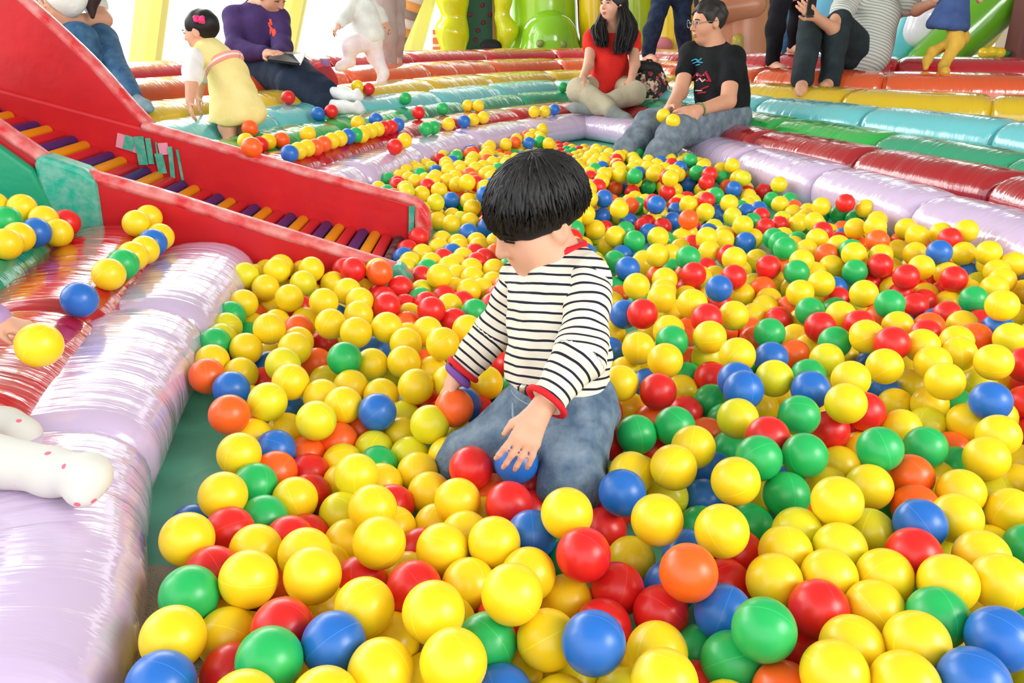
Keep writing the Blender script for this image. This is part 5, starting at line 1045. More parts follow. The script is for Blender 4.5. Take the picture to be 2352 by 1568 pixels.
for k in range(14): fl_.ell(P3(456 + rn.uniform(-12, 12), 46 + rn.uniform(-7, 7), 4.01 + rn.uniform(-.008, .012)), (.011, .010, .010), None, .003)
fl_.build('hair_clip', mat('clip_pink', (238, 60, 130), .6, .3), w, .004)

# --- seated woman at the left edge, head out of view
w = thing('person', 'woman in white top and blue jeans sitting behind the slide, face out of view', 'person', base_of(150, 120, 4.5))
pv_, ch, nk, hc = P3(90, 110, 4.75), P3(115, 10, 4.6), P3(135, -70, 4.5), P3(150, -120, 4.42)
k1, a1 = P3(184, 88, 4.28), P3(214, 215, 4.30); k2, a2 = P3(234, 90, 4.48), P3(302, 222, 4.22)
s1, e1, w1 = P3(60, -40, 4.5), P3(60, 40, 4.35), P3(118, 32, 4.25); s2, e2, w2 = P3(190, -45, 4.55), P3(238, 45, 4.5), P3(150, 48, 4.3)
B = Form().chain([pv_, ch, nk], [.13, .115, .055], .06).cone(nk, hc, .05, .05, .03).cone(nk, s1, .05, .05, .04).cone(nk, s2, .05, .05, .04).chain([s1, e1, w1], [.045, .04, .03], .02).chain([s2, e2, w2], [.045, .042, .03], .02).chain([pv_, k1, a1], [.07, .05, .035], .02).chain([pv_, k2, a2], [.07, .05, .035], .02)
hP, hR, hs = head(B, hc, (.5, -.8, -.2), (0, 0, 1), .22); hand(B, w2, P3(96, 22, 4.2) - w2, (.3, .8, .2), .17, (20, 25, 20), side=1)
B.build('body', SKIN, w, .0075)
X = Form().chain([pv_ + np.array((0, 0, .0)), ch, nk], [.14, .125, .08], .06).cone(nk, s1, .08, .07, .04).cone(nk, s2, .08, .07, .04).cone(s2, s2 * .4 + e2 * .6, .072, .066, .03).cone(s1, s1 * .4 + e1 * .6, .072, .066, .03).noise(.005, 30, 3); X.build('top', cloth('white_top', (236, 238, 236)), w, .0085)
mj2 = denim('blue_jeans', (48, 88, 126), (74, 112, 146))
Form().chain([pv_ + np.array((0, -.03, -.02)), k1, a1], [.12, .082, .054], .012).chain([pv_ + np.array((.08, .05, -.02)), k2, a2], [.12, .080, .050], .012).noise(.004, 34, 8).build('jeans', mj2, w, .0085)
sk = Form(); foot(sk, a2 + (k2 - a2) * .02, P3(350, 236, 4.12) - a2, .24, .036, drop=.03); sk.build('sock', cloth('blue_grey_sock', (128, 152, 164)), w, .006)
sk = Form(); foot(sk, a1, P3(270, 222, 4.2) - a1, .24, .036, drop=.03); sk.build('sock', MATS['blue_grey_sock'], w, .006)
Form().chain([hP(.05, -.04, .02), P3(205, -60, 4.35), P3(208, -10, 4.32), P3(212, 40, 4.32)], [.06, .06, .05, .018], .03).chain([hP(-.05, -.04, .02), P3(110, -60, 4.4)], [.06, .06], .03).ell(hP(0, -.02, .03), (.09, .10, .09), hR, .01).noise(.006, 45, 2).build('hair', hair_mat('hair_brown', (52, 34, 36)), w, .0075)
pb = thing('pillow_bag', 'white cushion bag hugged in the lap of the seated woman', 'bag', tuple(P3(150, 20, 4.22)))
Form().cone(P3(115, -50, 4.26), P3(178, -52, 4.26), .10, .10, .03).cone(P3(150, -14, 4.26), P3(150, -70, 4.26), .11, .12, .05).noise(.005, 32, 6).build('bag_body', cloth('white_bag', (240, 244, 242)), pb, .008)
tb = thing('tote_bag', 'small flowered tote bag behind the legs of the seated woman', 'bag', tuple(P3(234, 165, 4.6)))
mtb = pattern_mat('tote_floral', [(226, 222, 222), (236, 234, 232), (90, 80, 90), (200, 150, 160), (150, 150, 140)], 60)
Form().ell(P3(234, 138, 4.6), (.075, .05, .075), None, .01).cone(P3(218, 155, 4.6), P3(250, 155, 4.6), .035, .035, .05).build('bag_body', mtb, tb, .008)
tube('handle', [tuple(p) for p in catmull([P3(224, 120, 4.58), P3(230, 104, 4.58), P3(240, 104, 4.58), P3(246, 120, 4.58)], .02)], .006, mtb, tb, 6)

# --- toddler in white walking
w = thing('person', 'toddler in white top and tights striding along the orange tube', 'person', base_of(850, 170, 5.7))
pv_, ch, nk, hc = P3(848, 82, 5.72), P3(832, 28, 5.7), P3(822, -8, 5.7), P3(812, -42, 5.66)
s1, e1, w1 = P3(806, 6, 5.62), P3(794, 38, 5.58), P3(778, 58, 5.54); s2, e2, w2 = P3(845, 4, 5.8), P3(868, 30, 5.85), P3(884, 52, 5.86)
kA, aA = P3(806, 106, 5.62), P3(801, 138, 5.66); kB, aB = P3(862, 130, 5.78), P3(880, 166, 5.72)
B = Form().chain([pv_, ch, nk], [.08, .075, .036], .04).cone(nk, hc, .036, .036, .02).cone(ch, s1, .04, .034, .03).cone(ch, s2, .04, .034, .03).chain([s1, e1, w1], [.033, .03, .022], .015).chain([s2, e2, w2], [.033, .03, .022], .015).chain([pv_, kA, aA], [.055, .042, .03], .02).chain([pv_, kB, aB], [.055, .042, .03], .02)
hP, hR, hs = head(B, hc, (-.9, -.3, -.1), (0, 0, 1), .19); hand(B, w1, P3(768, 70, 5.52) - w1, (.5, .5, -.3), .1, (25, 30, 25), side=1); hand(B, w2, P3(896, 70, 5.86) - w2, (-.5, .5, -.3), .1, (25, 30, 25), side=-1)
B.build('body', SKIN, w, .0075)
Form().ell(hP(0, -.015, .03), np.array((.085, .1, .09)) * hs, hR, .01).ell(hP(0, .09, -.03), np.array((.08, .07, .07)) * hs, hR, .01, sub=True).cut(hP(0, 0, -.03), -hR[2], .01).build('hair', HAIR, w, .0075)
Form().chain([pv_ + np.array((0, 0, .01)), ch, nk], [.105, .092, .05], .05).chain([s1, e1, w1 * .75 + e1 * .25], [.048, .044, .036], .02).chain([s2, e2, w2 * .75 + e2 * .25], [.048, .044, .036], .02).cut(pv_ + np.array((0, 0, -.05)), (.2, 0, -1), .01).noise(.004, 44, 3).build('top', cloth('white_toddler_top', (238, 240, 234)), w, .0075)
tm = mat('white_tights', (240, 234, 234), .85, .15, var=.6, vscale=26, rgb2=(240, 214, 218))
F_ = Form().chain([pv_ + np.array((0, 0, -.02)), kA, aA], [.082, .055, .04], .03).chain([pv_ + np.array((.01, 0, -.02)), kB, aB], [.082, .055, .04], .03); foot(F_, aA, P3(776, 146, 5.6) - aA, .15, .034, drop=.02); foot(F_, aB, np.array((-.25, -.5, -.6)), .14, .034, drop=.03); F_.build('tights', tm, w, .007)

# --- standing people seen from the waist down
def stander(label, t, hip, legs, leg_r, m_leg, m_top, top_v, shoe=None, bare=True, hgt=1.0):
    w = thing('person', label, 'person', base_of(legs[0][-1][0], legs[0][-1][1], legs[0][-1][2]))
    hp = P3(*hip); k = 1900 / t
    ch_, nk_, hd = hp + np.array((0, 0, .36 * hgt)), hp + np.array((0, 0, .53 * hgt)), hp + np.array((0, 0, .66 * hgt))
    B = Form().chain([hp, ch_, nk_], [.13 * hgt, .13 * hgt, .055], .06).cone(nk_, hd, .05, .05, .03)
    for sx in (-1, 1): B.chain([ch_ + np.array((.17 * sx * hgt, 0, .10)), ch_ + np.array((.21 * sx * hgt, .02, -.16)), ch_ + np.array((.20 * sx * hgt, -.06, -.38 * hgt))], [.05, .042, .03], .03)
    feetv = []
    for lg in legs:
        pts = [P3(*q) for q in lg]; B.chain([hp] + pts, [leg_r * 1.1] + [leg_r * (.85 - .18 * i) for i in range(len(pts))], .03)
        foot(B, pts[-1], np.array((.35, -.9, 0)), .22 * hgt, .036 * hgt, drop=.03)
    head(B, hd, (.2, -.95, -.1), (0, 0, 1), .22 * (.6 + .4 * hgt)); B.build('body', SKIN, w, .0085)
    T = Form()
    for lg in legs:
        pts = [P3(*q) for q in lg]; end = pts[-1] + (pts[-2] - pts[-1]) * .08; T.chain([hp] + pts[:-1] + [end], [leg_r * 1.35] + [leg_r * (1.12 - .14 * i) for i in range(len(pts))], .04)
    T.noise(.004, 34, 6).build('trousers', m_leg, w, .0085)
    Form().chain([hp + np.array((0, 0, .02)), ch_, nk_ - np.array((0, 0, .04))], [.155 * hgt, .15 * hgt, .08], .06).noise(.004, 30, 2).build('top', m_top, w, .0095)
    hh = Form().ell(hd + np.array((0, .02, .05)), (.085, .10, .085), None, .01).cut(hd + np.array((0, -.03, 0)), (0, -.5, -.85), .01); hh.build('hair', HAIR, w, .0095)
    return w
stander('person in dark blue jeans standing behind the woman in the red top', 7.2, (1545, -38, 7.2), [[(1520, 0, 7.15), (1499, 68, 7.1), (1488, 126, 7.2)], [(1566, 0, 7.2), (1568, 60, 7.2), (1576, 132, 7.35)]], .072, denim('dark_jeans', (26, 36, 58), (40, 54, 80)), cloth('grey_top', (120, 124, 130)), 0)
stander('person in black leggings standing barefoot beside the striped-shirt man', 6.2, (1812, -40, 6.25), [[(1793, 0, 6.15), (1781, 62, 6.1), (1775, 146, 6.15)], [(1836, 8, 6.5), (1830, 60, 6.6), (1823, 104, 6.7)]], .066, cloth('black_leggings', (26, 26, 32)), cloth('white_shirt', (236, 238, 236)), 15)
stander('person in taupe trousers standing behind the walking toddler', 6.3, (880, -70, 6.4), [[(880, 10, 6.35), (886, 80, 6.35), (892, 146, 6.45)], [(902, 5, 6.5), (905, 70, 6.5), (906, 132, 6.65)]], .085, cloth('taupe_trousers', (182, 166, 160), (166, 150, 146)), cloth('pale_grey_top', (208, 212, 212)), 0)
stander('person in mid-blue jeans standing behind the black leggings', 7.3, (1828, -30, 7.3), [[(1822, 20, 7.3), (1812, 70, 7.3), (1806, 118, 7.35)], [(1840, 20, 7.4), (1842, 60, 7.4), (1842, 106, 7.5)]], .06, mj2, MATS['grey_top'], 0)

# --- man in the striped shirt, knees up, phone in hand
w = thing('person', 'barefoot man in a striped grey shirt and black trousers holding a phone', 'person', base_of(1930, 180, 5.7))
pv_, ch, nk, hc = P3(1966, 128, 5.95), P3(2002, 35, 5.95), P3(2008, -30, 5.95), P3(2002, -76, 5.9)
k1, a1 = P3(1926, 52, 5.6), P3(1906, 186, 5.45); k2, a2 = P3(1862, 56, 5.62), P3(1843, 186, 5.36)
s1, e1, w1 = P3(1950, -10, 5.8), P3(1912, 66, 5.5), P3(1874, 40, 5.4); s2, e2, w2 = P3(2062, 0, 5.95), P3(2105, 22, 5.85), P3(2140, 8, 5.75)
B = Form().chain([pv_, ch, nk], [.14, .14, .06], .06).cone(nk, hc, .055, .055, .03).cone(ch, s1, .07, .055, .05).cone(ch, s2, .07, .055, .05).chain([s1, e1, w1], [.052, .042, .03], .02).chain([s2, e2, w2], [.052, .044, .032], .02).chain([pv_, k1, a1], [.09, .066, .042], .03).chain([pv_, k2, a2], [.09, .066, .042], .03)
head(B, hc, (-.6, -.7, -.1), (0, 0, 1), .23); hand(B, w1, P3(1860, 26, 5.36) - w1, (.3, .8, 0), .18, (25, 30, 28), side=1); hand(B, w2, P3(2170, 2, 5.7) - w2, (.3, .3, -.8), .18, (15, 20, 18), side=1)
foot(B, a1, P3(1868, 206, 5.2) - a1, .24, .038, drop=.02); foot(B, a2, P3(1836, 216, 5.18) - a2, .22, .038, drop=.02)
B.build('body', SKIN2, w, .0072)
SS = stripes_mat('grey_stripes', (206, 208, 200), (160, 166, 158), .021, .45, .01)
ax_ = unit(nk - pv_); X = Form().chain([pv_ + np.array((.05, .0, .0)), ch, nk], [.185, .185, .09], .06).cone(ch, s1, .10, .085, .05).cone(ch, s2, .10, .085, .05).cone(s1, s1 * .45 + e1 * .55, .085, .078, .03).cone(s2, s2 * .45 + e2 * .55, .085, .082, .03).cone(P3(2000, 140, 5.98), P3(2010, 90, 5.98), .10, .12, .06).noise(.006, 26, 3)
X.build('shirt', SS, w, .0085, lambda V: (V - pv_) @ ax_)
Form().chain([pv_, k1, a1 + (k1 - a1) * .04], [.155, .082, .076], .02).chain([pv_ + np.array((-.03, 0, 0)), k2, a2 + (k2 - a2) * .03], [.13, .080, .076], .02).noise(.005, 32, 9).build('trousers', cloth('black_trousers', (34, 42, 46), (46, 56, 60)), w, .0085)
Form().ell(hc + np.array((0, .02, .05)), (.085, .10, .085), None, .01).build('hair', HAIR, w, .01)
ph = thing('mobile_phone', 'dark mobile phone in the hand of the striped-shirt man', 'phone', tuple(P3(1864, 18, 5.34)))
pr_ = box('phone_body', tuple(P3(1864, 16, 5.34)), (.065, .01, .125), mat('phone_dark', (40, 40, 44), .25, .5), ph, rz=.3, bw=.004); box('screen', tuple(P3(1864, 16, 5.333)), (.056, .004, .10), mat('phone_screen', (20, 22, 26), .1, .6), ph, rz=.3)

# --- child in blue skirt and yellow tights
w = thing('person', 'child in a blue skirt and yellow tights stepping along the orange tube', 'person', base_of(2165, 165, 5.45))
pv_, ch, nk, hc = P3(2190, 8, 5.5), P3(2196, -50, 5.5), P3(2198, -90, 5.5), P3(2194, -125, 5.46)
kA, aA = P3(2196, 100, 5.45), P3(2168, 150, 5.42); kB, aB = P3(2208, 88, 5.56), P3(2142, 118, 5.5)
s1, e1, w1 = P3(2160, -70, 5.45), P3(2148, -30, 5.45), P3(2150, 0, 5.5); s2, e2, w2 = P3(2232, -70, 5.55), P3(2246, -30, 5.55), P3(2250, 0, 5.5)
B = Form().chain([pv_, ch, nk], [.08, .08, .036], .04).cone(nk, hc, .036, .036, .02).cone(ch, s1, .04, .036, .03).cone(ch, s2, .04, .036, .03).chain([s1, e1, w1], [.034, .03, .022], .02).chain([s2, e2, w2], [.034, .03, .022], .02).chain([pv_, kA, aA], [.05, .04, .026], .02).chain([pv_, kB, aB], [.05, .04, .026], .02)
head(B, hc, (-.9, -.3, -.1), (0, 0, 1), .19); B.build('body', SKIN, w, .0085)
F_ = Form().chain([pv_, kA, aA], [.06, .046, .031], .03).chain([pv_, kB, aB], [.06, .046, .031], .03); foot(F_, aA, (-.25, -.9, 0), .15, .03, drop=.03); F_.cone(aB, P3(2130, 138, 5.48), .03, .03, .02).cone(P3(2130, 138, 5.48), P3(2126, 156, 5.46), .028, .018, .02); F_.build('tights', cloth('yellow_tights', (222, 178, 74)), w, .0065)
X = Form()
for k in range(12):
    a = 2 * math.pi * k / 12; X.cone(pv_ + np.array((0, 0, .02)), P3(2178, 58, 5.5) + np.array((.10 * math.cos(a), .09 * math.sin(a), -.012 * math.cos(a))), .075, .036, .03)
X.cut(P3(2178, 70, 5.5), unit((-.12, 0, -1)), .006).noise(.003, 40, 4).build('skirt', cloth('blue_skirt', (70, 92, 142), (56, 78, 126)), w, .0065)
Form().chain([pv_ + np.array((0, 0, .04)), ch, nk], [.10, .095, .05], .05).chain([s1, e1], [.045, .04], .02).chain([s2, e2], [.045, .04], .02).build('top', cloth('white_kid_top', (232, 232, 230)), w, .0085)
Form().ell(hc + np.array((.01, .01, .03)), (.085, .09, .085), None, .01).build('hair', HAIR, w, .0095)

# --- toddler reaching in from the left edge
w = thing('person', 'toddler at the left edge, white dotted leg on the lilac tube, hand on a ball', 'person', base_of(-420, 1000, 1.45))
pv_, ch, nk, hc = P3(-420, 930, 1.50), P3(-330, 700, 1.52), P3(-290, 590, 1.52), P3(-260, 480, 1.50)
s1, e1, w1 = P3(-250, 640, 1.50), P3(-110, 720, 1.50), P3(-14, 738, 1.52); s2, e2, w2 = P3(-420, 660, 1.44), P3(-480, 800, 1.40), P3(-420, 900, 1.36)
kA, aA = P3(-180, 1030, 1.28), P3(120, 1082, 1.22); kB, aB = P3(-230, 940, 1.42), P3(10, 985, 1.42)
B = Form().chain([pv_, ch, nk], [.085, .085, .04], .04).cone(nk, hc, .04, .04, .02).cone(ch, s1, .05, .036, .04).cone(ch, s2, .05, .036, .04).chain([s1, e1, w1], [.036, .03, .022], .015).chain([s2, e2, w2], [.036, .03, .022], .015).chain([pv_, kA, aA], [.06, .045, .03], .02).chain([pv_, kB, aB], [.06, .045, .03], .02)
hP, hR, hs = head(B, hc, (.8, .2, -.5), (.3, 0, .9), .2); hand(B, w1, P3(50, 752, 1.53) - w1, (.3, .1, -.9), .11, (16, 22, 20), side=-1, spread=.1); hand(B, w2, P3(-380, 960, 1.34) - w2, (.3, .1, -.9), .11, (16, 22, 20), side=-1)
B.build('body', SKIN, w, .006); face_marks(w, hP, hR, hs)
Form().ell(hP(0, -.015, .03), np.array((.085, .1, .09)) * hs, hR, .01).ell(hP(0, .09, -.03), np.array((.08, .07, .07)) * hs, hR, .01, sub=True).cut(hP(0, 0, -.03), -hR[2], .01).build('hair', HAIR, w, .006)
mpu = cloth('lilac_top', (186, 150, 200)); Form().chain([pv_ + np.array((0, 0, .03)), ch, nk], [.105, .10, .05], .05).chain([s1, e1, w1 + (e1 - w1) * .1], [.048, .044, .034], .02).chain([s2, e2, w2 + (e2 - w2) * .1], [.048, .044, .034], .02).noise(.003, 50, 3).build('top', mpu, w, .006)
def dots_mat(name, base_c, dot_c, scale, rad):
    m = bpy.data.materials.new(name); m.use_nodes = True; N = m.node_tree.nodes; L = m.node_tree.links; p = N['Principled BSDF']; p.inputs['Roughness'].default_value = .85
    tc = N.new('ShaderNodeTexCoord'); v = N.new('ShaderNodeTexVoronoi'); v.inputs['Scale'].default_value = scale; L.new(tc.outputs['Object'], v.inputs['Vector'])
    lt = N.new('ShaderNodeMath'); lt.operation = 'LESS_THAN'; lt.inputs[1].default_value = rad; L.new(v.outputs['Distance'], lt.inputs[0])
    mx = N.new('ShaderNodeMix'); mx.data_type = 'RGBA'; mx.inputs[6].default_value = (*lin(base_c), 1); mx.inputs[7].default_value = (*lin(dot_c), 1); L.new(lt.outputs[0], mx.inputs[0]); L.new(mx.outputs[2], p.inputs['Base Color']); MATS[name] = m; return m
F_ = Form().chain([pv_, kA, aA], [.08, .050, .033], .03).chain([pv_, kB, aB], [.08, .048, .032], .03).cone(aA, P3(200, 1090, 1.20), .033, .032, .015).cone(P3(205, 1092, 1.20), P3(186, 1128, 1.19), .030, .024, .015).cone(aB, P3(48, 1000, 1.40), .038, .034, .02)
F_.noise(.0015, 70, 3).build('tights', dots_mat('dotted_tights', (216, 214, 206), (232, 110, 136), 34, .16), w, .005)
ball('Y', tuple(P3(90, 792, 1.475)), 'yellow ball at the fingertips of the toddler at the left edge', 'balls in the hands')

# --- black flowered bag between the two seated adults
bg2 = thing('backpack', 'black backpack with flower print beside the woman in the red top', 'bag', tuple(P3(1494, 240, 6.2)))
mfb = pattern_mat('black_floral', [(28, 26, 28), (206, 190, 160), (24, 24, 26), (170, 60, 70), (190, 176, 140), (34, 32, 34)], 40)
mbl = mat('bag_black', (24, 24, 26), .6, .3)
Form().cone(P3(1478, 215, 6.2), P3(1508, 215, 6.2), .105, .105, .04).cone(P3(1482, 180, 6.2), P3(1504, 180, 6.2), .08, .08, .06).build('bag_body', mfb, bg2, .0075)
Form().cone(P3(1476, 158, 6.17), P3(1506, 160, 6.17), .055, .05, .04).cone(P3(1500, 152, 6.15), P3(1522, 166, 6.15), .03, .012, .02).cone(P3(1480, 152, 6.15), P3(1470, 150, 6.15), .04, .025, .02).build('flap', mbl, bg2, .0075)
Form().cone(P3(1484, 196, 6.08), P3(1502, 197, 6.08), .05, .05, .03).build('front_pocket', pattern_mat('pocket_floral', [(196, 180, 150), (150, 60, 70), (206, 196, 170), (40, 36, 38), (180, 150, 130)], 46), bg2, .0075)
for du in (0, 18): tube('strap', [tuple(p) for p in catmull([P3(1484 + du, 158, 6.08), P3(1486 + du, 180, 6.03), P3(1484 + du, 206, 6.06)], .03)], .011, mbl, bg2, 8, .4)
tube('top_handle', [tuple(p) for p in catmull([P3(1480, 150, 6.15), P3(1486, 138, 6.15), P3(1496, 138, 6.15), P3(1502, 150, 6.15)], .02)], .008, mbl, bg2, 8)

# ------------------------------------------------------------------ play structures behind the terraces
def bx(u, v, y):     # world point on the vertical plane at distance y
    o = Vector((0, 0, CAM_H)); d = at(u, v, 1) - o; return np.array(o + d * (y / d.y))
def gloss(name, rgb, rough=.18): return mat(name, rgb, rough, .6, coat=.4)
GY, GL, GYE = gloss('gloss_yellow_green', (206, 216, 20)), gloss('gloss_lime', (158, 212, 36)), gloss('gloss_yellow', (240, 208, 12))
def blob(name, label, cat, prims, m, h=.02, parts=(), group=None):
    b = prims[0][0]; t = thing(name, label, cat, (float(b[0]), float(b[1]), 0.0), group)
    F_ = Form()
    for q in prims: F_.cone(q[0], q[1], q[2], q[3], q[4] if len(q) > 4 else .08)
    F_.build('shell', m, t, h)
    for nm, pr, mm in parts:
        G = Form()
        for q in pr: G.cone(q[0], q[1], q[2], q[3], .06)
        G.build(nm, mm, t, h)
    return t
Y0 = 9.4
# arch entrance: two bulging jambs, dark green climbing panel
blob('play_arch', 'yellow-green bulging arch round a dark green climbing panel', 'play structure',
     [(bx(1042, 118, Y0), bx(1040, 70, Y0), .13, .17), (bx(1040, 70, Y0), bx(1048, 46, Y0), .17, .08), (bx(1048, 46, Y0), bx(1040, 0, Y0), .08, .16), (bx(1040, 0, Y0), bx(1048, -60, Y0), .16, .1),
      (bx(1150, 118, Y0), bx(1166, 70, Y0), .05, .10), (bx(1166, 70, Y0), bx(1152, 40, Y0), .10, .06), (bx(1152, 40, Y0), bx(1156, 0, Y0), .06, .08), (bx(1156, 0, Y0), bx(1150, -60, Y0), .08, .08), (bx(1048, -60, Y0), bx(1150, -60, Y0), .1, .1)], GY, .022)
cw = thing('climbing_panel', 'dark green climbing panel with small red holds inside the arch', 'climbing panel', tuple(bx(1100, 120, 9.62) * np.array((1, 1, 0))))
a, b = bx(1052, -60, 9.62), bx(1138, 125, 9.62); box('panel', ((a[0] + b[0]) / 2, 9.62, (a[2] + b[2]) / 2), (abs(b[0] - a[0]), .05, abs(a[2] - b[2])), mat('climb_green', (20, 84, 60), .5, .4), cw)
a, b = bx(1130, -60, 9.58), bx(1150, 125, 9.58); box('post', ((a[0] + b[0]) / 2, 9.58, (a[2] + b[2]) / 2), (abs(b[0] - a[0]), .06, abs(a[2] - b[2])), mat('post_tan', (166, 124, 60), .5, .4), cw)
hm = mat('hold_red', (110, 36, 50), .5, .4); hv, hf = lathe_vf([(.012, -.03), (.026, -.02), (.026, .0), (.012, .012)], n=10); h0 = None
for (u, v) in [(1068, 6), (1108, 12), (1080, 34), (1110, 52), (1070, 62), (1092, 92), (1072, 84), (1126, 34), (1098, 70)]:
    if h0 is None: h0 = mesh_from('hold', hv, hf, hm, cw, rel=False); o = h0
    else: o = link(h0.copy(), cw)
    q = bx(u, v, 9.59); o.location = Vector(q) - cw.location; o.rotation_euler = (math.pi / 2, 0, 0)
bb = thing('duffel_bag', 'black bag lying at the foot of the climbing panel', 'bag', tuple(bx(1128, 112, 9.3)))
Form().cone(bx(1114, 108, 9.3), bx(1140, 108, 9.3), .06, .06, .02).cone(bx(1120, 100, 9.3), bx(1134, 100, 9.3), .04, .04, .04).build('bag_body', mat('duffel_black', (24, 30, 34), .6, .3), bb, .012)
tube('handle', [tuple(p) for p in catmull([bx(1118, 100, 9.28), bx(1126, 92, 9.28), bx(1136, 100, 9.28)], .03)], .01, MATS['duffel_black'], bb, 8)
# big lime figure with hump
blob('play_sculpture', 'big glossy lime green animal-shaped play sculpture with a rounded front', 'play structure',
     [(bx(1250, 125, 9.7), bx(1250, 30, 9.7), .40, .36), (bx(1250, 30, 9.7), bx(1245, -80, 9.7), .32, .42), (bx(1200, 125, 9.65), bx(1300, 125, 9.65), .2, .2)], GL, .025,
     parts=[('belly', [(bx(1262, 118, 9.35), bx(1262, 92, 9.35), .34, .30)], gloss('gloss_green', (132, 196, 34))),
            ('sticker', [(bx(1239, 100, 9.045), bx(1241, 100, 9.045), .045, .045)], mat('sticker_grey', (150, 168, 90), .5, .3, var=.7, vscale=40, rgb2=(90, 110, 80))), ('sticker', [(bx(1293, 100, 9.06), bx(1295, 104, 9.06), .04, .04)], MATS['sticker_grey'])])
pn = thing('wall_panel', 'dark red wall panel behind the lime sculpture', 'panel', tuple(bx(1330, 120, 10.3) * np.array((1, 1, 0))))
a, b = bx(1305, -60, 10.3), bx(1345, 125, 10.3); box('panel', ((a[0] + b[0]) / 2, 10.3, (a[2] + b[2]) / 2), (abs(b[0] - a[0]), .1, abs(a[2] - b[2])), mat('panel_maroon', (120, 36, 40), .5, .4), pn)
blob('play_column', 'glossy yellow play column left of the woman in red', 'play structure', [(bx(1368, 125, 9.5), bx(1366, -60, 9.5), .17, .17)], GYE, .022)
blob('play_column', 'pale lime play column behind the woman in red', 'play structure', [(bx(1452, 125, 9.7), bx(1450, -60, 9.7), .26, .24)], gloss('gloss_pale_lime', (176, 206, 40)), .025)
blob('play_column', 'yellow play column behind the dark blue jeans', 'play structure', [(bx(1556, 125, 9.5), bx(1540, -60, 9.5), .24, .2), (bx(1530, 125, 9.5), bx(1530, 60, 9.5), .2, .12)], GYE, .025,
     parts=[('flower', [(bx(1518, 104, 9.22), bx(1524, 106, 9.22), .06, .06), (bx(1532, 98, 9.22), bx(1534, 108, 9.22), .05, .05), (bx(1512, 96, 9.22), bx(1520, 98, 9.22), .04, .04)], mat('flower_pink', (236, 140, 150), .4, .4))])
ld = thing('ladder_panel', 'blue and maroon ladder panel behind the man in black', 'panel', tuple(bx(1594, 120, 9.6) * np.array((1, 1, 0))))
for (v0, v1, mm) in ((-60, 24, mat('panel_blue', (50, 96, 150), .5, .4)), (24, 60, MATS['panel_maroon']), (60, 94, mat('panel_lime', (140, 186, 30), .5, .4)), (94, 124, MATS['panel_maroon'])):
    a, b = bx(1586, v0, 9.95), bx(1632, v1, 9.95); box("panel", ((a[0] + b[0]) / 2, 9.95, (a[2] + b[2]) / 2), (abs(b[0] - a[0]), .12, abs(a[2] - b[2])), mm, ld, bw=.01)
blob('play_sculpture', 'salmon pink rounded play sculpture behind the man in black', 'play structure', [(bx(1690, 125, 9.8), bx(1690, 30, 9.8), .42, .40), (bx(1690, 10, 9.8), bx(1670, -90, 9.8), .34, .4)], gloss('gloss_salmon', (226, 150, 112), .35), .028,
     parts=[('hand_pad', [(bx(1694, 108, 9.38), bx(1694, 90, 9.38), .065, .065)], gloss('gloss_olive', (196, 180, 70), .4)), ('arm', [(bx(1655, 20, 9.45), bx(1730, 10, 9.45), .16, .14)], MATS['gloss_salmon'])])
# round doorway
rd = thing('round_doorway', 'round lime-rimmed doorway with a dark green and red inside', 'play structure', tuple(bx(1790, 125, 9.6) * np.array((1, 1, 0))))
c = bx(1800, 30, 9.6); pts = [c + np.array((.30 * math.cos(a), 0, .42 * math.sin(a))) for a in np.linspace(0, 2 * math.pi, 41)]; tube('rim', [tuple(p) for p in pts], .06, gloss('gloss_rim', (196, 204, 40)), rd, 12)
V = [c + np.array((.30 * math.cos(a), .12, .42 * math.sin(a))) for a in np.linspace(0, 2 * math.pi, 41)[:-1]]; mesh_from('back', V + [v + np.array((0, .04, 0)) for v in V], [tuple(range(39, -1, -1)), tuple(range(40, 80))], mat('door_dark_green', (14, 62, 40), .5, .4), rd, smooth=False)
a, b = bx(1752, 62, 9.66), bx(1850, 104, 9.66); box('red_step', ((a[0] + b[0]) / 2, 9.66, (a[2] + b[2]) / 2), (abs(b[0] - a[0]) * .9, .1, abs(a[2] - b[2])), mat('step_red', (150, 20, 26), .5, .4), rd, bw=.02)
# blue tube slide and white/turquoise slide on the right
blob('tube_slide', 'pale blue curved tube slide behind the raised knees', 'slide', [(bx(1900, -60, 9.0), bx(1896, 20, 8.9), .20, .18), (bx(1896, 20, 8.9), bx(1868, 70, 8.8), .18, .16)], gloss('gloss_sky', (120, 196, 230)), .025)
blob('fish_slide', 'turquoise and white rounded slide right of the striped-shirt man', 'slide', [(bx(2060, 125, 8.4), bx(2110, 20, 8.4), .24, .3), (bx(2100, 125, 8.4), bx(2150, 110, 8.4), .22, .12)], gloss('gloss_turquoise', (96, 206, 214)), .025,
     parts=[('white_side', [(bx(2110, 70, 8.2), bx(2124, 40, 8.2), .16, .18)], gloss('gloss_white', (236, 240, 246))), ('dark_rim', [(bx(2118, 128, 8.15), bx(2146, 60, 8.15), .02, .02)], mat('rim_dark', (30, 40, 60), .4, .4))])
blob('green_tube', 'big leaf-green slanting tube slide at the right edge', 'slide', [(bx(2130, 150, 8.0), bx(2330, -30, 8.0), .20, .24), (bx(2330, -30, 8.0), bx(2400, -120, 8.0), .24, .24)], gloss('gloss_leaf', (104, 176, 40)), .025)
blob('yellow_panel', 'bright yellow rounded wall behind the green tube slide', 'play structure', [(bx(2230, 60, 9.2), bx(2300, -40, 9.2), .3, .3)], gloss('gloss_bright_yellow', (244, 226, 60)), .03)
po = thing('support_post', 'brown square support post at the right edge', 'post', tuple(bx(2345, 128, 7.6) * np.array((1, 1, 0))))
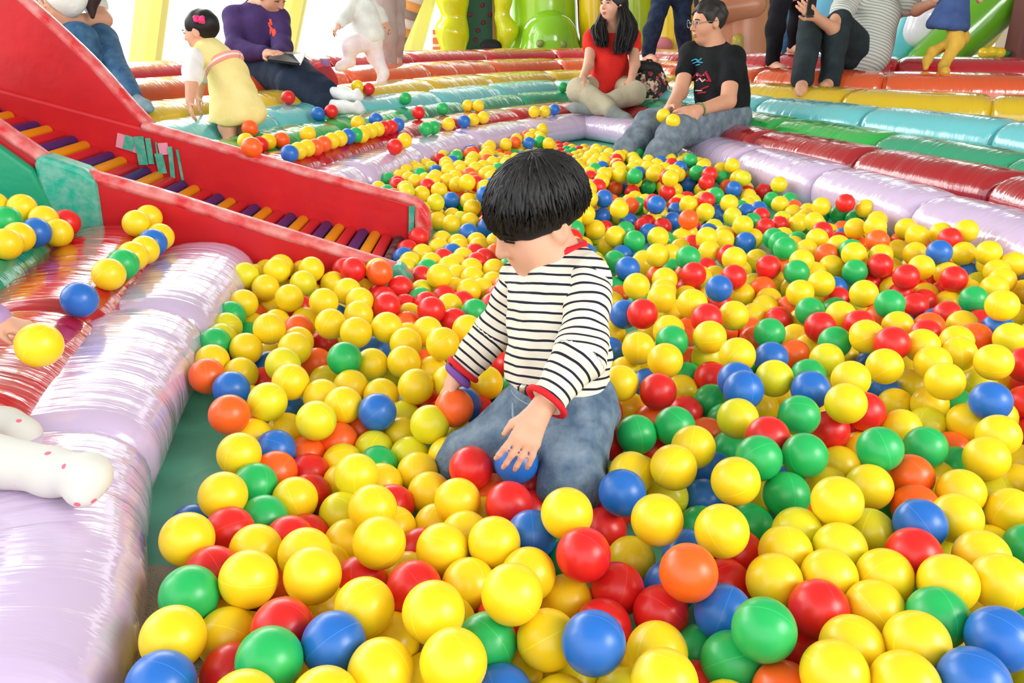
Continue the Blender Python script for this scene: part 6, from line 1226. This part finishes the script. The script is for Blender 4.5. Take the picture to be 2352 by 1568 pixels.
a = bx(2345, 128, 7.6); box('post_shaft', (a[0] + .02, 7.6, .9), (.24, .24, 1.8), mat('post_brown', (112, 64, 62), .6, .3), po, bw=.02); box('plate', (a[0] + .0, 7.47, .95), (.18, .02, .35), mat('plate_red', (130, 44, 50), .5, .4), po)
blob('flower_toy', 'yellow flower-shaped foam toy at the foot of the green tube', 'toy', [(bx(2258, 121, 7.6), bx(2262, 121, 7.6), .045, .045, .01), (bx(2276, 119, 7.6), bx(2280, 119, 7.6), .045, .045, .01), (bx(2294, 121, 7.6), bx(2298, 121, 7.6), .045, .045, .01)], gloss('gloss_toy_yellow', (244, 210, 40)), .012, parts=[('leaf', [(bx(2304, 124, 7.6), bx(2318, 122, 7.6), .03, .02)], gloss('gloss_toy_green', (30, 150, 90)))])
# striped leaning pole and little orange stand on the left
sp = thing('striped_pole', 'leaning pole with orange, white and grey bands by the windows', 'pole', tuple(bx(905, 118, 8.9) * np.array((1, 1, 0))))
p0, p1 = bx(906, 118, 8.9), bx(948, -40, 8.9)
for i in range(8):
    a, b = p0 + (p1 - p0) * i / 8, p0 + (p1 - p0) * (i + 1) / 8; tube('band', [tuple(a), tuple(b)], [.07 + .012 * i, .07 + .012 * (i + 1)], [mat('band_grey', (150, 140, 130), .6, .3), mat('band_white', (232, 232, 222), .6, .3), mat('band_orange', (236, 176, 96), .6, .3)][(i * 2 + 1) % 3], sp, 16)
st = thing('sign_stand', 'small orange and white striped stand by the window', 'stand', tuple(bx(1003, 112, 9.5) * np.array((1, 1, 0))))
for i, (v0, v1) in enumerate(((68, 79), (79, 86), (86, 101), (101, 107), (107, 122))):
    a, b = bx(994, v0, 9.5), bx(1012, v1, 9.5); box('band', ((a[0] + b[0]) / 2, 9.5, (a[2] + b[2]) / 2), (abs(b[0] - a[0]), .06, abs(a[2] - b[2])), (mat('stand_orange', (236, 130, 80), .6, .3), mat('stand_white', (232, 236, 238), .6, .3))[i % 2], st)

# ------------------------------------------------------------------ single balls that lie on the tubes
segs = [o for o in bpy.data.objects if o.type == 'MESH' and (o.name.startswith('segment') or (o.parent is SL and o.name.startswith(('side_wall', 'side_panel', 'tape_wrap'))))]
sv = []; sf = []; own = []
for o in segs:
    k = len(sv); off = o.parent.location; sv += [tuple(v.co + off) for v in o.data.vertices]
    for p in o.data.polygons: sf.append(tuple(i + k for i in p.vertices)); own.append(o.parent)
tb_ = BVHTree.FromPolygons(sv, sf)
LOOSE = [('Y', 46, 479), ('Y', 0, 476), ('G', 26, 513), ('Y', 100, 498), ('B', 83, 526), ('R', 140, 503), ('Y', 43, 545), ('Y', 15, 560), ('Y', 121, 530), ('Y', 315, 514), ('Y', 342, 500), ('Y', 366, 540), ('B', 351, 557), ('Y', 332, 574), ('Y', 304, 589), ('G', 284, 606), ('Y', 250, 630), ('B', 183, 688),
 ('R', 662, 224), ('B', 732, 260), ('R', 759, 256), ('Y', 827, 203), ('R', 841, 203), ('G', 931, 226), ('B', 863, 275), ('Y', 822, 283), ('R', 961, 259), ('G', 1017, 250), ('Y', 1077, 242), ('Y', 1096, 242), ('O', 574, 295), ('Y', 707, 308), ('O', 647, 322), ('Y', 565, 325), ('O', 570, 338), ('Y', 549, 340), ('R', 598, 332), ('Y', 615, 328),
 ('Y', 1030, 285), ('B', 1066, 279), ('Y', 1087, 275), ('Y', 1110, 270), ('G', 978, 296), ('G', 996, 293), ('Y', 830, 311), ('Y', 929, 323), ('R', 907, 337),
 ('G', 1293, 200), ('Y', 1227, 257), ('Y', 1251, 256), ('B', 1273, 252)]
info = []; Q_ = []
for c, u, v in LOOSE:
    o = Vector((0, 0, CAM_H)); d = at(u, v, 1) - o; t = 1.2
    while t < 9:
        q = o + d * t; n = tb_.find_nearest(q, .2)
        if (n[0] is not None and n[3] < .0405) or q.z < .04: break
        t += .004
    Q_.append(q); info.append([c, u, v, q, own[n[2]]['label'] if n[0] is not None else 'mat'])
def settle(q):
    q = q.copy(); q.z += .08
    while q.z > .041:
        n = tb_.find_nearest(q, .2)
        if n[0] is not None and n[3] < .0405: break
        q.z -= .004
    return q
for it in range(40):
    for i in range(len(Q_)):
        for j in range(i):
            dv = Q_[i] - Q_[j]; l = dv.length
            if l < .079:
                fwd = Vector((0, 1, 0)) * (1 if LOOSE[i][2] < LOOSE[j][2] else -1); dv = (dv / max(l, 1e-4) * .6 + fwd * .5); dv.z = 0; dv.normalize()
                Q_[i] += dv * (.079 - l) * .3; Q_[j] -= dv * (.079 - l) * .3
    Q_ = [settle(q) for q in Q_]
for it, q in zip(info, Q_): it[3] = q
vp = catmull([(-1.0, 3.70, 0), (-.99, 3.75, 0), (-.90, 4.07, 0), (-.77, 4.45, 0), (-.58, 4.96, 0), (-.28, 5.45, 0)], .005); sl_ = np.concatenate([[0], np.cumsum(np.linalg.norm(np.diff(vp, axis=0), axis=1))])
for i, c in enumerate('BYYOOYYBGYYYRRB'):
    q = settle(Vector([float(np.interp(.0798 * (i + .5), sl_, vp[:, k])) for k in (0, 1)] + [.30])); u, v = pix(q); info.append([c, u, v, q, 'glossy red'])
short = {'pale lilac': 'lilac', 'glossy red': 'red', 'teal green': 'green', 'turquoise': 'turquoise', 'mustard': 'yellow', 'orange inf': 'orange', 'crimson': 'crimson', 'red padded': 'slide'}
cnt = {}
for it in info:
    it[4] = next((b for a, b in short.items() if it[4].startswith(a)), 'lilac'); it.append('left of the slide' if it[1] < 400 else 'beyond the slide'); cnt.setdefault((it[0], it[4], it[5]), []).append(it)
for key, l in cnt.items():
    l.sort(key=lambda q: q[1])
    for i, it in enumerate(l):
        if len(l) == 1: lab = 'the only %s ball on the %s tube %s' % (BC[key[0]][0], key[1], key[2])
        else: lab = '%s %s ball from left on the %s tube %s' % (ORD[i], BC[key[0]][0], key[1], key[2])
        ball(key[0], it[3], lab, 'stray balls on the tubes')
